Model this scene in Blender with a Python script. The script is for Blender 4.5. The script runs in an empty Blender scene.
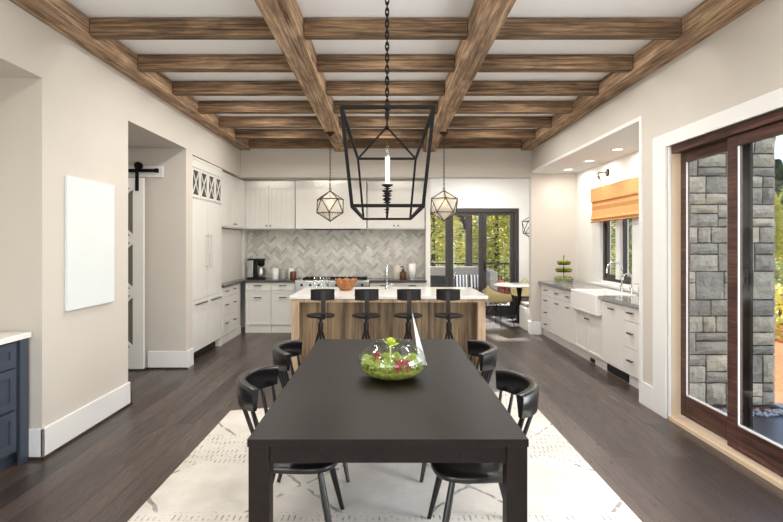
import bpy, bmesh, math, random
from mathutils import Vector, Matrix
random.seed(7)
PI = math.pi
R = math.radians
COL = bpy.context.scene.collection

# ------------------------------------------------------------------ materials
def lin(c):
    out = []
    for v in c[:3]:
        v = v / 255.0
        out.append(v / 12.92 if v <= 0.04045 else ((v + 0.055) / 1.055) ** 2.4)
    return tuple(out) + (1.0,)

def newmat(name):
    m = bpy.data.materials.new(name); m.use_nodes = True
    nt = m.node_tree; nt.nodes.clear()
    out = nt.nodes.new('ShaderNodeOutputMaterial')
    b = nt.nodes.new('ShaderNodeBsdfPrincipled')
    nt.links.new(b.outputs[0], out.inputs[0])
    return m, nt, b, out

def nd(nt, t, **kw):
    n = nt.nodes.new(t)
    for k, v in kw.items():
        setattr(n, k, v)
    return n

def coords(nt, scale=(1, 1, 1), rot=(0, 0, 0), world=False):
    t = nd(nt, 'ShaderNodeNewGeometry') if world else nd(nt, 'ShaderNodeTexCoord')
    mp = nd(nt, 'ShaderNodeMapping')
    mp.inputs['Scale'].default_value = scale
    mp.inputs['Rotation'].default_value = rot
    nt.links.new(t.outputs['Position' if world else 'Object'], mp.inputs['Vector'])
    return mp.outputs[0]

def noise(nt, vec, scale=5, detail=4, rough=.5, dist=0):
    n = nd(nt, 'ShaderNodeTexNoise')
    n.inputs['Scale'].default_value = scale; n.inputs['Detail'].default_value = detail
    n.inputs['Roughness'].default_value = rough; n.inputs['Distortion'].default_value = dist
    if vec is not None: nt.links.new(vec, n.inputs['Vector'])
    return n.outputs[0]

def ramp(nt, fac, stops):
    r = nd(nt, 'ShaderNodeValToRGB')
    e = r.color_ramp.elements
    e[0].position, e[0].color = stops[0][0], stops[0][1]
    e[1].position, e[1].color = stops[-1][0], stops[-1][1]
    for p, c in stops[1:-1]:
        x = e.new(p); x.color = c
    nt.links.new(fac, r.inputs[0])
    return r.outputs[0]

def mixc(nt, fac, a, b, mode='MIX'):
    m = nd(nt, 'ShaderNodeMix', data_type='RGBA', blend_type=mode)
    if isinstance(fac, (int, float)): m.inputs[0].default_value = fac
    else: nt.links.new(fac, m.inputs[0])
    for i, v in ((6, a), (7, b)):
        if isinstance(v, tuple): m.inputs[i].default_value = v
        else: nt.links.new(v, m.inputs[i])
    return m.outputs[2]

def math_(nt, op, a, b=None):
    m = nd(nt, 'ShaderNodeMath', operation=op)
    for i, v in enumerate((a, b)):
        if v is None: continue
        if isinstance(v, (int, float)): m.inputs[i].default_value = v
        else: nt.links.new(v, m.inputs[i])
    return m.outputs[0]

def bump(nt, b, h, strength=.2, dist=.01):
    bp = nd(nt, 'ShaderNodeBump')
    bp.inputs['Strength'].default_value = strength; bp.inputs['Distance'].default_value = dist
    nt.links.new(h, bp.inputs['Height']); nt.links.new(bp.outputs[0], b.inputs['Normal'])

def plain(name, rgb, rough=.5, metal=0, var=.04, nscale=3, bmp=0, spec=.5, world=False):
    m, nt, b, o = newmat(name)
    c = lin(rgb)
    d = tuple(v * (1 - var * 2) for v in c[:3]) + (1,)
    v = coords(nt, world=world)
    n = noise(nt, v, nscale, 5)
    nt.links.new(ramp(nt, n, [(.3, d), (.7, c)]), b.inputs['Base Color'])
    b.inputs['Roughness'].default_value = rough; b.inputs['Metallic'].default_value = metal
    b.inputs['Specular IOR Level'].default_value = spec
    if bmp: bump(nt, b, noise(nt, v, 120, 3), bmp, .003)
    return m

def wood(name, dark, mid, light, axis=0, rough=.6, scale=1.0, knots=True, bmp=.3, spec=.4, world=True):
    m, nt, b, o = newmat(name)
    s = [17 * scale] * 3; s[axis] = .55 * scale
    v = coords(nt, tuple(s), world=world)
    s2 = [3.2 * scale] * 3; s2[axis] = .8 * scale
    v2 = coords(nt, tuple(s2), world=world)
    g = noise(nt, v, 2.2, 10, .72, .35)
    p = noise(nt, v2, 1.6, 4, .55, .8)
    col = ramp(nt, g, [(.36, lin(dark)), (.5, lin(mid)), (.64, lin(light))])
    pat = ramp(nt, p, [(.38, (.5, .47, .45, 1)), (.6, (1.08, 1.05, 1.02, 1))])
    col = mixc(nt, .75, col, pat, 'MULTIPLY')
    if knots:
        vv = nd(nt, 'ShaderNodeTexVoronoi'); nt.links.new(v2, vv.inputs['Vector']); vv.inputs['Scale'].default_value = 1.3
        k = ramp(nt, vv.outputs['Distance'], [(.05, (.35, .3, .27, 1)), (.14, (1, 1, 1, 1))])
        col = mixc(nt, .8, col, k, 'MULTIPLY')
    nt.links.new(col, b.inputs['Base Color'])
    b.inputs['Roughness'].default_value = rough; b.inputs['Specular IOR Level'].default_value = spec
    bump(nt, b, g, bmp, .006)
    return m

def thin_glass(name, tint=(1, 1, 1, 1), refl=.08):
    m, nt, b, o = newmat(name)
    nt.nodes.remove(b)
    t = nd(nt, 'ShaderNodeBsdfTransparent'); t.inputs[0].default_value = tint
    g = nd(nt, 'ShaderNodeBsdfGlossy'); g.inputs['Roughness'].default_value = .07
    lw = nd(nt, 'ShaderNodeLayerWeight'); lw.inputs[0].default_value = refl * 3
    mx = nd(nt, 'ShaderNodeMixShader')
    f = math_(nt, 'MULTIPLY', lw.outputs['Facing'], .16)
    f = math_(nt, 'ADD', f, refl * .4)
    nt.links.new(f, mx.inputs[0]); nt.links.new(t.outputs[0], mx.inputs[1]); nt.links.new(g.outputs[0], mx.inputs[2])
    nt.links.new(mx.outputs[0], o.inputs[0])
    return m

def hazy_glass(name, rgb, alpha):
    m, nt, b, o = newmat(name)
    b.inputs['Base Color'].default_value = lin(rgb); b.inputs['Roughness'].default_value = .15
    t = nd(nt, 'ShaderNodeBsdfTransparent')
    mx = nd(nt, 'ShaderNodeMixShader'); mx.inputs[0].default_value = alpha
    nt.links.new(t.outputs[0], mx.inputs[1]); nt.links.new(b.outputs[0], mx.inputs[2]); nt.links.new(mx.outputs[0], o.inputs[0])
    return m

def emis(name, rgb, s):
    m, nt, b, o = newmat(name)
    b.inputs['Base Color'].default_value = lin(rgb)
    b.inputs['Emission Color'].default_value = lin(rgb); b.inputs['Emission Strength'].default_value = s
    return m

M = {}
M['wall'] = plain('wall_paint', (202, 196, 187), .85, var=.015, nscale=1.5, bmp=.05, spec=.2, world=True)
M['wall_white'] = plain('white_wall_paint', (236, 234, 229), .8, var=.015, nscale=1.5, spec=.2, world=True)
M['ceiling'] = plain('ceiling_paint', (240, 239, 237), .9, var=.01, nscale=1, spec=.1, world=True)
M['trim'] = plain('trim_paint', (230, 230, 228), .45, var=.01)
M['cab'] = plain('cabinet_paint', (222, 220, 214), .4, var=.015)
M['cab_shaded'] = plain('cabinet_shadow_paint', (214, 213, 206), .4, var=.02)  # cabinet white turned greyer: the recess shade is put into the colour
M['canvas'] = plain('canvas_white', (216, 222, 222), .7, var=.01)
M['blue'] = plain('slate_blue_paint', (62, 70, 84), .45, var=.05)
M['quartz'] = plain('white_quartz', (236, 234, 230), .12, var=.02, nscale=6)
M['soapstone'] = plain('dark_stone', (82, 80, 78), .15, var=.1, nscale=12)
M['sheen_stone'] = plain('reflection_toned_stone', (146, 145, 143), .12, var=.08, nscale=12)  # dark counter stone lightened, its surface reflection put into the base colour
M['steel'] = plain('brushed_steel', (190, 190, 188), .28, 1, var=.03)
M['chrome'] = plain('chrome', (225, 225, 225), .08, 1, var=.01)
M['pewter'] = plain('pewter', (98, 94, 88), .35, .9, var=.05)
M['iron'] = plain('black_iron', (9, 8, 8), .75, .0, var=.1, nscale=20, spec=.25)
M['bronze'] = plain('aged_bronze', (62, 44, 32), .4, .8, var=.15, nscale=20)
M['black'] = plain('black_paint', (10, 9, 9), .5, var=.1, spec=.3)
M['black_gloss'] = plain('black_satin_wood', (20, 18, 18), .3, var=.08, nscale=10)
M['stoolseat'] = plain('black_seat', (9, 8, 8), .5, var=.08, nscale=10, spec=.3)
M['grey_metal'] = plain('dull_grey_metal', (40, 38, 37), .5, .3, var=.08)
M['ceramic'] = plain('white_ceramic', (240, 238, 234), .15, var=.01)
M['grey_ceramic'] = plain('grey_ceramic', (165, 165, 158), .4, var=.05)
M['cream_ceramic'] = plain('cream_ceramic', (222, 212, 196), .4, var=.04)
M['candle'] = plain('candle_sleeve', (245, 243, 236), .4, var=.01)
M['glass'] = thin_glass('window_glass')
M['clear'] = thin_glass('clear_glass', (.95, .97, .96, 1), .11)
M['door_glass'] = hazy_glass('pantry_glass', (128, 126, 112), .85)
M['amber_glass'] = hazy_glass('pendant_glass', (228, 222, 208), .34)
M['cab_glass'] = plain('dark_cabinet_glass', (62, 60, 55), .15, var=.1, spec=.3)
M['bulb'] = emis('lamp_bulb', (255, 214, 160), 1.6)
M['can'] = emis('downlight_lens', (255, 244, 225), 6)
M['walnut_bowl'] = wood('orange_bowl_wood', (108, 64, 32), (166, 108, 60), (206, 152, 98), 2, .35, 3, False)
M['brown_wood'] = wood('brown_box_wood', (62, 36, 20), (98, 60, 34), (128, 84, 50), 2, .4, 3, False)
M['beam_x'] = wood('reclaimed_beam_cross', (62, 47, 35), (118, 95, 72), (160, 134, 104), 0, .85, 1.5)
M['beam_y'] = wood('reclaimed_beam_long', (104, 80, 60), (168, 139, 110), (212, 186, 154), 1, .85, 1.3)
M['island_panel'] = wood('island_plank_wood', (112, 92, 70), (170, 145, 114), (200, 176, 142), 2, .6, .55)
M['island_leg'] = wood('island_light_wood', (168, 140, 110), (200, 172, 142), (220, 196, 168), 2, .55, 1, False)
M['mahogany'] = wood('mahogany_frame', (50, 33, 29), (80, 54, 47), (106, 74, 65), 1, .35, 1.5, False, .1)
M['maple'] = plain('maple_sill', (218, 196, 168), .45, var=.03, nscale=6)
M['table'] = wood('espresso_table', (12, 7, 6), (19, 11, 9), (27, 17, 14), 1, .42, 1.2, False, .06, .22)
M['bifold'] = plain('dark_door_frame', (58, 54, 52), .4, var=.05)
M['post'] = wood('dark_porch_timber', (40, 32, 28), (60, 50, 44), (78, 66, 58), 2, .7, 1)
M['barn'] = plain('barn_door_paint', (232, 231, 226), .45, var=.01)
M['shell'] = plain('yellow_beige_shell', (205, 190, 140), .4, var=.03)
M['sofa'] = plain('grey_outdoor_fabric', (142, 136, 128), .9, var=.06, nscale=20)
M['sofa_dark'] = plain('charcoal_fabric', (52, 54, 58), .9, var=.1, nscale=20)
M['slip'] = plain('white_slipcover', (228, 226, 220), .9, var=.03, nscale=15)
M['patio'] = plain('slate_patio', (58, 62, 68), .35, var=.15, nscale=4)
M['pebble'] = plain('grey_pebbles', (165, 170, 178), .7, var=.3, nscale=60, bmp=1)
M['mulch'] = plain('orange_mulch', (206, 122, 66), .95, var=.3, nscale=30, bmp=1)
M['lawn'] = plain('lawn', (104, 120, 44), .95, var=.3, nscale=2)
M['deck'] = plain('deck_boards', (120, 116, 112), .6, var=.15, nscale=3)
M['bark'] = plain('tree_bark', (72, 56, 44), .9, var=.3, nscale=10)
M['apple'] = plain('green_apple', (158, 176, 52), .35, var=.15, nscale=12)
M['succ_green'] = plain('succulent_green', (172, 192, 70), .45, var=.25, nscale=25)
M['succ_lime'] = plain('succulent_lime', (196, 214, 78), .45, var=.15, nscale=25)
M['succ_red'] = plain('succulent_red', (186, 52, 44), .45, var=.2, nscale=25)
M['shell_white'] = plain('white_pebble', (236, 234, 228), .6, var=.05)
M['dark_cavity'] = plain('vent_black', (14, 13, 13), .5, var=.05)
M['mortar'] = plain('mortar', (60, 58, 54), .9, var=.1)

def leafmat(name, a, b_, sc=2.5):
    m, nt, b, o = newmat(name)
    v = coords(nt)
    n = noise(nt, v, sc, 4)
    nt.links.new(ramp(nt, n, [(.35, lin(a)), (.65, lin(b_))]), b.inputs['Base Color'])
    b.inputs['Roughness'].default_value = .6
    tr = nd(nt, 'ShaderNodeBsdfTranslucent'); tr.inputs[0].default_value = lin(b_)
    mx = nd(nt, 'ShaderNodeMixShader'); mx.inputs[0].default_value = .4
    nt.links.new(b.outputs[0], mx.inputs[1]); nt.links.new(tr.outputs[0], mx.inputs[2]); nt.links.new(mx.outputs[0], o.inputs[0])
    return m
M['leaf_yellow'] = leafmat('conifer_yellow_green', (140, 142, 44), (236, 226, 116))
M['leaf_green'] = leafmat('conifer_green', (80, 100, 46), (178, 186, 96))
M['leaf_dark'] = leafmat('conifer_dark', (42, 64, 38), (92, 118, 62))
M['moss'] = leafmat('moss', (84, 92, 30), (190, 190, 84), 38)
M['leaf_red'] = leafmat('red_flower_leaf', (120, 52, 44), (196, 96, 74))

def floor_mat():
    m, nt, b, o = newmat('dark_oak_planks')
    v = coords(nt, (1, 1, 1), (0, 0, PI / 2), world=True)
    br = nd(nt, 'ShaderNodeTexBrick'); nt.links.new(v, br.inputs['Vector'])
    br.offset = .37; br.offset_frequency = 3
    br.inputs['Scale'].default_value = 1
    br.inputs['Brick Width'].default_value = 1.9; br.inputs['Row Height'].default_value = .15
    br.inputs['Mortar Size'].default_value = .003; br.inputs['Bias'].default_value = 0
    br.inputs['Color1'].default_value = lin((50, 42, 38)); br.inputs['Color2'].default_value = lin((84, 73, 67))
    br.inputs['Mortar'].default_value = lin((34, 26, 22))
    g = noise(nt, coords(nt, (22, 1.3, 1), world=True), 2.4, 8, .65, 1.2)
    gr = ramp(nt, g, [(.3, (.55, .53, .52, 1)), (.65, (1.25, 1.22, 1.2, 1))])
    c = mixc(nt, .85, br.outputs['Color'], gr, 'MULTIPLY')
    nt.links.new(c, b.inputs['Base Color'])
    rr = ramp(nt, g, [(.3, (.40, .40, .40, 1)), (.7, (.25, .25, .25, 1))])
    nt.links.new(rr, b.inputs['Roughness'])
    b.inputs['Specular IOR Level'].default_value = .5
    h = math_(nt, 'SUBTRACT', math_(nt, 'MULTIPLY', g, .35), br.outputs['Fac'])
    bump(nt, b, h, .25, .004)
    return m
M['floor'] = floor_mat()

def rug_mat():
    m, nt, b, o = newmat('faded_rug')
    t = nd(nt, 'ShaderNodeTexCoord')
    sp = nd(nt, 'ShaderNodeSeparateXYZ'); nt.links.new(t.outputs['Object'], sp.inputs[0])
    x, y = sp.outputs[0], sp.outputs[1]
    # rows of woven dashes
    br = nd(nt, 'ShaderNodeTexBrick'); nt.links.new(t.outputs['Object'], br.inputs['Vector'])
    br.inputs['Scale'].default_value = 1; br.inputs['Brick Width'].default_value = .034; br.inputs['Row Height'].default_value = .085
    br.inputs['Mortar Size'].default_value = .0125; br.offset = 0.5
    dash = math_(nt, 'SUBTRACT', 1.0, br.outputs['Fac'])
    band = math_(nt, 'GREATER_THAN', math_(nt, 'SINE', math_(nt, 'MULTIPLY', y, 5.2)), .15)
    wear = math_(nt, 'GREATER_THAN', noise(nt, coords(nt, (5, 6, 1)), 2.0, 6, .75), .5)
    dashes = math_(nt, 'MULTIPLY', math_(nt, 'MULTIPLY', dash, band), wear)
    # diamond tracery
    def tri(a, f):
        return math_(nt, 'PINGPONG', math_(nt, 'MULTIPLY', a, f), 1.0)
    nz = math_(nt, 'MULTIPLY', math_(nt, 'SUBTRACT', noise(nt, coords(nt), 6, 4), .5), .35)
    d = math_(nt, 'SUBTRACT', tri(x, 1.9), tri(y, 1.5))
    d = math_(nt, 'ABSOLUTE', math_(nt, 'ADD', d, math_(nt, 'MULTIPLY', nz, .45)))
    line = math_(nt, 'LESS_THAN', d, .028)
    wear2 = math_(nt, 'GREATER_THAN', noise(nt, coords(nt), 9, 6, .7), .46)
    dia = math_(nt, 'MULTIPLY', math_(nt, 'MULTIPLY', line, wear2), math_(nt, 'SUBTRACT', 1.0, band))
    fine = math_(nt, 'GREATER_THAN', noise(nt, coords(nt, (10, 26, 1)), 3.2, 6, .75), .625)
    mk = math_(nt, 'MAXIMUM', math_(nt, 'MAXIMUM', dashes, dia), math_(nt, 'MULTIPLY', fine, .7))
    mk = math_(nt, 'MULTIPLY', mk, math_(nt, 'MULTIPLY', noise(nt, coords(nt), 14, 5, .7), 1.15))
    base = ramp(nt, noise(nt, coords(nt), 2.5, 6, .6), [(.3, lin((196, 190, 180))), (.7, lin((218, 213, 205)))])
    c = mixc(nt, mk, base, lin((88, 84, 80)))
    nt.links.new(c, b.inputs['Base Color']); b.inputs['Roughness'].default_value = .95
    b.inputs['Specular IOR Level'].default_value = .1
    bump(nt, b, noise(nt, coords(nt), 180, 3), .3, .003)
    return m
M['rug'] = rug_mat()

def tile_mat():
    m, nt, b, o = newmat('marble_herringbone')
    a = nd(nt, 'ShaderNodeAttribute'); a.attribute_name = 'tone'
    n = noise(nt, coords(nt), 9, 6, .6, .8)
    c = ramp(nt, a.outputs['Fac'], [(0, lin((168, 167, 160))), (.45, lin((194, 192, 185))), (1, lin((216, 214, 207)))])
    v = ramp(nt, n, [(.35, (.8, .8, .8, 1)), (.6, (1, 1, 1, 1))])
    nt.links.new(mixc(nt, .8, c, v, 'MULTIPLY'), b.inputs['Base Color'])
    b.inputs['Roughness'].default_value = .3
    return m
M['tile'] = tile_mat()

def stone_mat():
    m, nt, b, o = newmat('ashlar_stone')
    a = nd(nt, 'ShaderNodeAttribute'); a.attribute_name = 'tone'
    n = noise(nt, coords(nt), 14, 8, .7, .5)
    c = ramp(nt, a.outputs['Fac'], [(0, lin((146, 142, 130))), (.5, lin((180, 173, 156))), (1, lin((208, 196, 170)))])
    v = ramp(nt, n, [(.3, (.6, .6, .6, 1)), (.6, (1.08, 1.08, 1.08, 1))])
    nt.links.new(mixc(nt, .85, c, v, 'MULTIPLY'), b.inputs['Base Color'])
    b.inputs['Roughness'].default_value = .9
    bump(nt, b, n, 1.0, .05)
    return m
M['stone'] = stone_mat()

def stripes_mat():
    m, nt, b, o = newmat('striped_cushion')
    w = nd(nt, 'ShaderNodeTexWave'); nt.links.new(coords(nt), w.inputs['Vector']); w.inputs['Scale'].default_value = 4
    nt.links.new(ramp(nt, w.outputs['Fac'], [(.45, lin((60, 64, 70))), (.55, lin((225, 225, 222)))]), b.inputs['Base Color'])
    b.inputs['Roughness'].default_value = .9
    return m
M['stripes'] = stripes_mat()

def shade_mat():
    m, nt, b, o = newmat('woven_roman_shade')
    n = noise(nt, coords(nt, (1, 3, 60)), 4, 4)
    nt.links.new(ramp(nt, n, [(.3, lin((216, 160, 98))), (.7, lin((240, 194, 132)))]), b.inputs['Base Color'])
    b.inputs['Roughness'].default_value = .9
    tr = nd(nt, 'ShaderNodeBsdfTranslucent'); tr.inputs[0].default_value = lin((235, 170, 100))
    mx = nd(nt, 'ShaderNodeMixShader'); mx.inputs[0].default_value = .35
    nt.links.new(b.outputs[0], mx.inputs[1]); nt.links.new(tr.outputs[0], mx.inputs[2]); nt.links.new(mx.outputs[0], o.inputs[0])
    return m
M['shade'] = shade_mat()

# ------------------------------------------------------------------ mesh helpers
class MB:
    def __init__(s): s.v = []; s.f = []; s.sm = []
    def add(s, vs, fs, smooth=False):
        o = len(s.v); s.v += [tuple(p) for p in vs]
        for f in fs: s.f.append(tuple(o + i for i in f)); s.sm.append(smooth)
        return s
    def box(s, x0, x1, y0, y1, z0, z1):
        vs = [(x0, y0, z0), (x1, y0, z0), (x1, y1, z0), (x0, y1, z0), (x0, y0, z1), (x1, y0, z1), (x1, y1, z1), (x0, y1, z1)]
        return s.add(vs, [(0, 3, 2, 1), (4, 5, 6, 7), (0, 1, 5, 4), (1, 2, 6, 5), (2, 3, 7, 6), (3, 0, 4, 7)])
    def tube(s, pts, r, n=8, cap=True, square=False):
        pts = [Vector(p) for p in pts]
        rs = r if isinstance(r, (list, tuple)) else [r] * len(pts)
        if square: n = 4
        rings = []; up = None
        for i, p in enumerate(pts):
            t = (pts[min(i + 1, len(pts) - 1)] - pts[max(i - 1, 0)]).normalized()
            if up is None:
                up = Vector((0, 0, 1)) if abs(t.z) < .9 else Vector((0, 1, 0))
            a = t.cross(up).normalized(); b = a.cross(t).normalized(); up = b
            ph = PI / 4 if square else 0
            rings.append([p + (a * math.cos(2 * PI * k / n + ph) + b * math.sin(2 * PI * k / n + ph)) * rs[i] for k in range(n)])
        vs = [q for rg in rings for q in rg]; fs = []
        for i in range(len(rings) - 1):
            for k in range(n):
                fs.append((i * n + k, i * n + (k + 1) % n, (i + 1) * n + (k + 1) % n, (i + 1) * n + k))
        s.add(vs, fs, not square)
        if cap:
            s.add(rings[0], [tuple(range(n))[::-1]]); s.add(rings[-1], [tuple(range(n))])
        return s
    def lathe(s, prof, c=(0, 0, 0), n=24, smooth=True, cap=True):
        vs = []; fs = []
        for (r, z) in prof:
            for k in range(n):
                a = 2 * PI * k / n; vs.append((c[0] + r * math.cos(a), c[1] + r * math.sin(a), c[2] + z))
        for i in range(len(prof) - 1):
            for k in range(n):
                fs.append((i * n + k, i * n + (k + 1) % n, (i + 1) * n + (k + 1) % n, (i + 1) * n + k))
        s.add(vs, fs, smooth)
        if cap:
            if prof[0][0] > .0005: s.add(vs[:n], [tuple(range(n))[::-1]])
            if prof[-1][0] > .0005: s.add(vs[-n:], [tuple(range(n))])
        return s
    def torus(s, c, R_, r, axis='z', n=16, m=6, sx=1, sy=1):
        vs = []; fs = []
        for i in range(n):
            a = 2 * PI * i / n
            for j in range(m):
                b = 2 * PI * j / m
                x = (R_ + r * math.cos(b)) * math.cos(a) * sx; y = (R_ + r * math.cos(b)) * math.sin(a) * sy; z = r * math.sin(b)
                p = {'z': (x, y, z), 'x': (z, x, y), 'y': (x, z, y)}[axis]
                vs.append((c[0] + p[0], c[1] + p[1], c[2] + p[2]))
        for i in range(n):
            for j in range(m):
                fs.append((i * m + j, ((i + 1) % n) * m + j, ((i + 1) % n) * m + (j + 1) % m, i * m + (j + 1) % m))
        return s.add(vs, fs, True)
    def prism(s, pts, z0, z1):
        n = len(pts)
        vs = [(x, y, z0) for x, y in pts] + [(x, y, z1) for x, y in pts]
        fs = [tuple(range(n))[::-1], tuple(range(n, 2 * n))] + [(i, (i + 1) % n, n + (i + 1) % n, n + i) for i in range(n)]
        return s.add(vs, fs)
    def ball(s, c, r, sz=1, n=14, m=8):
        prof = [(max(.0006, r * math.sin(PI * i / m)), -r * math.cos(PI * i / m) * sz) for i in range(m + 1)]
        return s.lathe(prof, c, n)
    def bar(s, a, b, w, h=None):
        """rectangular bar between two points"""
        return s.tube([a, b], (w) * .7071, square=True)

def part(name, mb, mat, parent=None, bevel=0, label=None, subsurf=0, loc=None, rz=0):
    me = bpy.data.meshes.new(name); me.from_pydata(mb.v, [], mb.f)
    me.polygons.foreach_set('use_smooth', mb.sm)
    bm = bmesh.new(); bm.from_mesh(me); bmesh.ops.remove_doubles(bm, verts=bm.verts, dist=1e-5) if False else None
    bmesh.ops.recalc_face_normals(bm, faces=bm.faces); bm.to_mesh(me); bm.free()
    me.materials.append(M[mat] if isinstance(mat, str) else mat)
    me.update()
    o = bpy.data.objects.new(name, me); COL.objects.link(o)
    if parent is not None: o.parent = parent
    if loc: o.location = loc
    if rz: o.rotation_euler = (0, 0, rz)
    if bevel:
        b = o.modifiers.new('bevel', 'BEVEL'); b.width = bevel; b.segments = 2; b.limit_method = 'ANGLE'; b.angle_limit = R(40)
    if subsurf:
        b = o.modifiers.new('sub', 'SUBSURF'); b.levels = subsurf; b.render_levels = subsurf
    if label: o['label'] = label
    return o

def tag(o, label, cat, group=None, kind=None):
    o['label'] = label; o['category'] = cat
    if group: o['group'] = group
    if kind: o['kind'] = kind
    return o

def thing(name, label, cat, loc=(0, 0, 0), rz=0, group=None):
    o = bpy.data.objects.new(name, None); COL.objects.link(o); o.empty_display_size = .1
    o.location = loc; o.rotation_euler = (0, 0, rz)
    return tag(o, label, cat, group)

def struct(name, mb, mat, parent=None, bevel=0, label=None):
    o = part(name, mb, mat, parent, bevel)
    if parent is None: o['kind'] = 'structure'
    if label: o['label'] = label
    return o

def structE(name, loc=(0, 0, 0), rz=0, label=None):
    o = bpy.data.objects.new(name, None); COL.objects.link(o); o.location = loc; o.rotation_euler = (0, 0, rz)
    o['kind'] = 'structure'
    if label: o['label'] = label
    return o

def copy_tree(o, parent=None):
    c = o.copy(); COL.objects.link(c); c.parent = parent
    for ch in list(o.children): copy_tree(ch, c)
    return c

# ------------------------------------------------------------------ camera
cam = bpy.data.cameras.new('camera'); co = bpy.data.objects.new('camera', cam); COL.objects.link(co)
co.location = (0, 0, 1.55); co.rotation_euler = (PI / 2, 0, 0)
cam.sensor_width = 36; cam.lens = 24.0; cam.shift_x = 6 / 783; cam.shift_y = -17 / 783; cam.clip_end = 300
bpy.context.scene.camera = co

# ------------------------------------------------------------------ shell
CZ = 3.32
b = MB().box(-4.5, 2.66, -3.4, 9.25, -.1, 0).box(-4.5, 3.42, 9.25, 11.55, -.1, 0).box(2.66, 3.42, 5.3, 9.25, -.1, 0)
struct('floor', b, 'floor', label='dark brown wide plank wood floor')
b = MB().box(-2.68, 2.66, -3.4, 9.1, CZ, CZ + .1)
struct('ceiling', b, 'ceiling', label='white ceiling above the wood beams')

# left
b = MB()
b.box(-2.68, -2.48, -3.2, 1.5, 0, CZ)
b.box(-2.68, -2.48, 1.5, 3.77, 2.75, CZ)
b.box(-3.3, -2.48, 3.77, 5.03, 0, CZ)
b.box(-2.68, -2.48, 5.03, 6.49, 2.74, CZ)
b.box(-2.68, -2.48, 6.49, 6.70, 2.74, CZ)
b.box(-2.68, -2.48, 6.70, 8.94, 2.70, CZ)
struct('wall_left', b, 'wall')
b = MB().box(-3.3, -3.2, 1.4, 3.77, 0, 2.85).box(-3.2, -2.68, 1.4, 1.5, 0, 2.85).box(-3.2, -2.68, 1.5, 3.77, 2.75, 2.85)
struct('wall_niche', b, 'wall')
b = MB().box(-4.4, -2.48, 6.49, 6.70, 0, 2.74).box(-4.5, -4.4, 4.9, 6.7, 0, 2.84).box(-4.4, -3.3, 4.9, 5.03, 0, 2.74).box(-4.4, -2.68, 4.9, 6.7, 2.74, 2.84)
struct('wall_pantry', b, 'wall')
b = MB().box(-3.3, -3.12, 6.7, 9.85, 0, 2.9)
struct('wall_kitchen', b, 'wall_white')
b = MB().box(-3.3, 2.5, 8.94, 9.1, 2.69, CZ)
struct('wall_header', b, 'wall', label='taupe header between the beamed room and the kitchen')
b = MB().box(-3.3, .80, 9.1, 9.95, 2.80, 2.9).box(.80, 3.42, 9.1, 11.4, 3.05, 3.15).box(.8, .85, 9.1, 9.95, 2.8, 3.05)
struct('ceiling_kitchen', b, 'ceiling')
b = MB().box(-3.12, .80, 9.72, 9.85, 0, 2.8)
struct('wall_back', b, 'wall_white')
b = MB().box(.72, .80, 9.33, 9.72, 0, 2.8)
struct('wall_partition', b, 'wall_white')
# right
b = MB()
b.box(2.5, 2.66, -3.2, 1.2, 0, CZ)
b.box(2.5, 2.66, 1.2, 4.62, 2.42, CZ)
b.box(2.5, 2.66, 4.62, 5.07, 0, CZ)
b.box(2.5, 2.66, 5.07, 8.95, 2.79, CZ)
b.box(2.5, 3.42, 8.95, 9.1, 0, 2.69).box(2.5, 3.42, 8.95, 9.1, 2.69, CZ)
struct('wall_right', b, 'wall')
b = MB()
b.box(3.27, 3.42, 5.3, 6.88, 0, 2.76).box(3.27, 3.42, 7.92, 8.95, 0, 2.76)
b.box(3.27, 3.42, 6.88, 7.92, 0, 1.0).box(3.27, 3.42, 6.88, 7.92, 2.42, 2.76)
b.box(2.66, 3.42, 5.28, 5.33, 0, 2.86).box(2.60, 2.66, 5.07, 5.33, 0, 2.76)
struct('wall_alcove', b, 'wall_white')
struct('ceiling_alcove', MB().box(2.501, 2.66, 5.07, 8.95, 2.76, 2.79).box(2.66, 3.42, 5.3, 8.95, 2.76, 2.86), 'ceiling')
# nook
b = MB()
b.box(.3, .78, 11.4, 11.55, 0, 3.1).box(2.92, 3.42, 11.4, 11.55, 0, 3.1).box(.78, 2.92, 11.4, 11.55, 2.33, 3.1)
for i in range(6): b.box(.8, 3.3, 11.393, 11.4, 2.335 + i * .12, 2.335 + i * .12 + .114)
b.box(3.3, 3.42, 9.1, 11.4, 0, 3.1).box(.3, .4, 9.85, 11.4, 0, 3.1).box(.4, .8, 9.85, 9.95, 0, 3.1)
struct('wall_nook', b, 'wall_white')
# front wall behind the camera with a wide opening made up for the rear fill light
b = MB().box(-2.68, 2.66, -3.35, -3.2, 0, .25).box(-2.68, 2.66, -3.35, -3.2, 2.95, CZ).box(-2.68, -2.3, -3.35, -3.2, .25, 2.95).box(2.3, 2.66, -3.35, -3.2, .25, 2.95)
struct('wall_front', b, 'wall')

# baseboards
def bb(name, boxes):
    m = MB()
    for (x0, x1, y0, y1) in boxes:
        m.box(x0, x1, y0, y1, 0, .22)
    struct(name, m, 'trim', bevel=.004)
bb('baseboard_left', [(-2.48, -2.46, 3.75, 5.05), (-3.2, -2.46, 3.75, 3.77), (-3.0, -2.46, 5.03, 5.05), (-2.48, -2.46, 6.47, 6.7), (-2.95, -2.48, 6.47, 6.49)])
bb('baseboard_right', [(2.48, 2.5, 4.85, 5.07)])
bb('baseboard_alcove', [(2.48, 2.66, 8.93, 8.95), (2.48, 2.5, 8.95, 9.1)])
bb('baseboard_nook', [(2.95, 3.3, 11.37, 11.39), (.71, .81, 9.31, 9.33)])
m = MB().box(-2.46, -2.45, 3.74, 5.06, 0, .02).box(-3.0, -2.45, 6.455, 6.47, 0, .02).box(-2.62, -2.45, 3.735, 3.75, 0, .02)
struct('trim_1', m, 'post', label='dark shoe moulding under the left baseboard')
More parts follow.
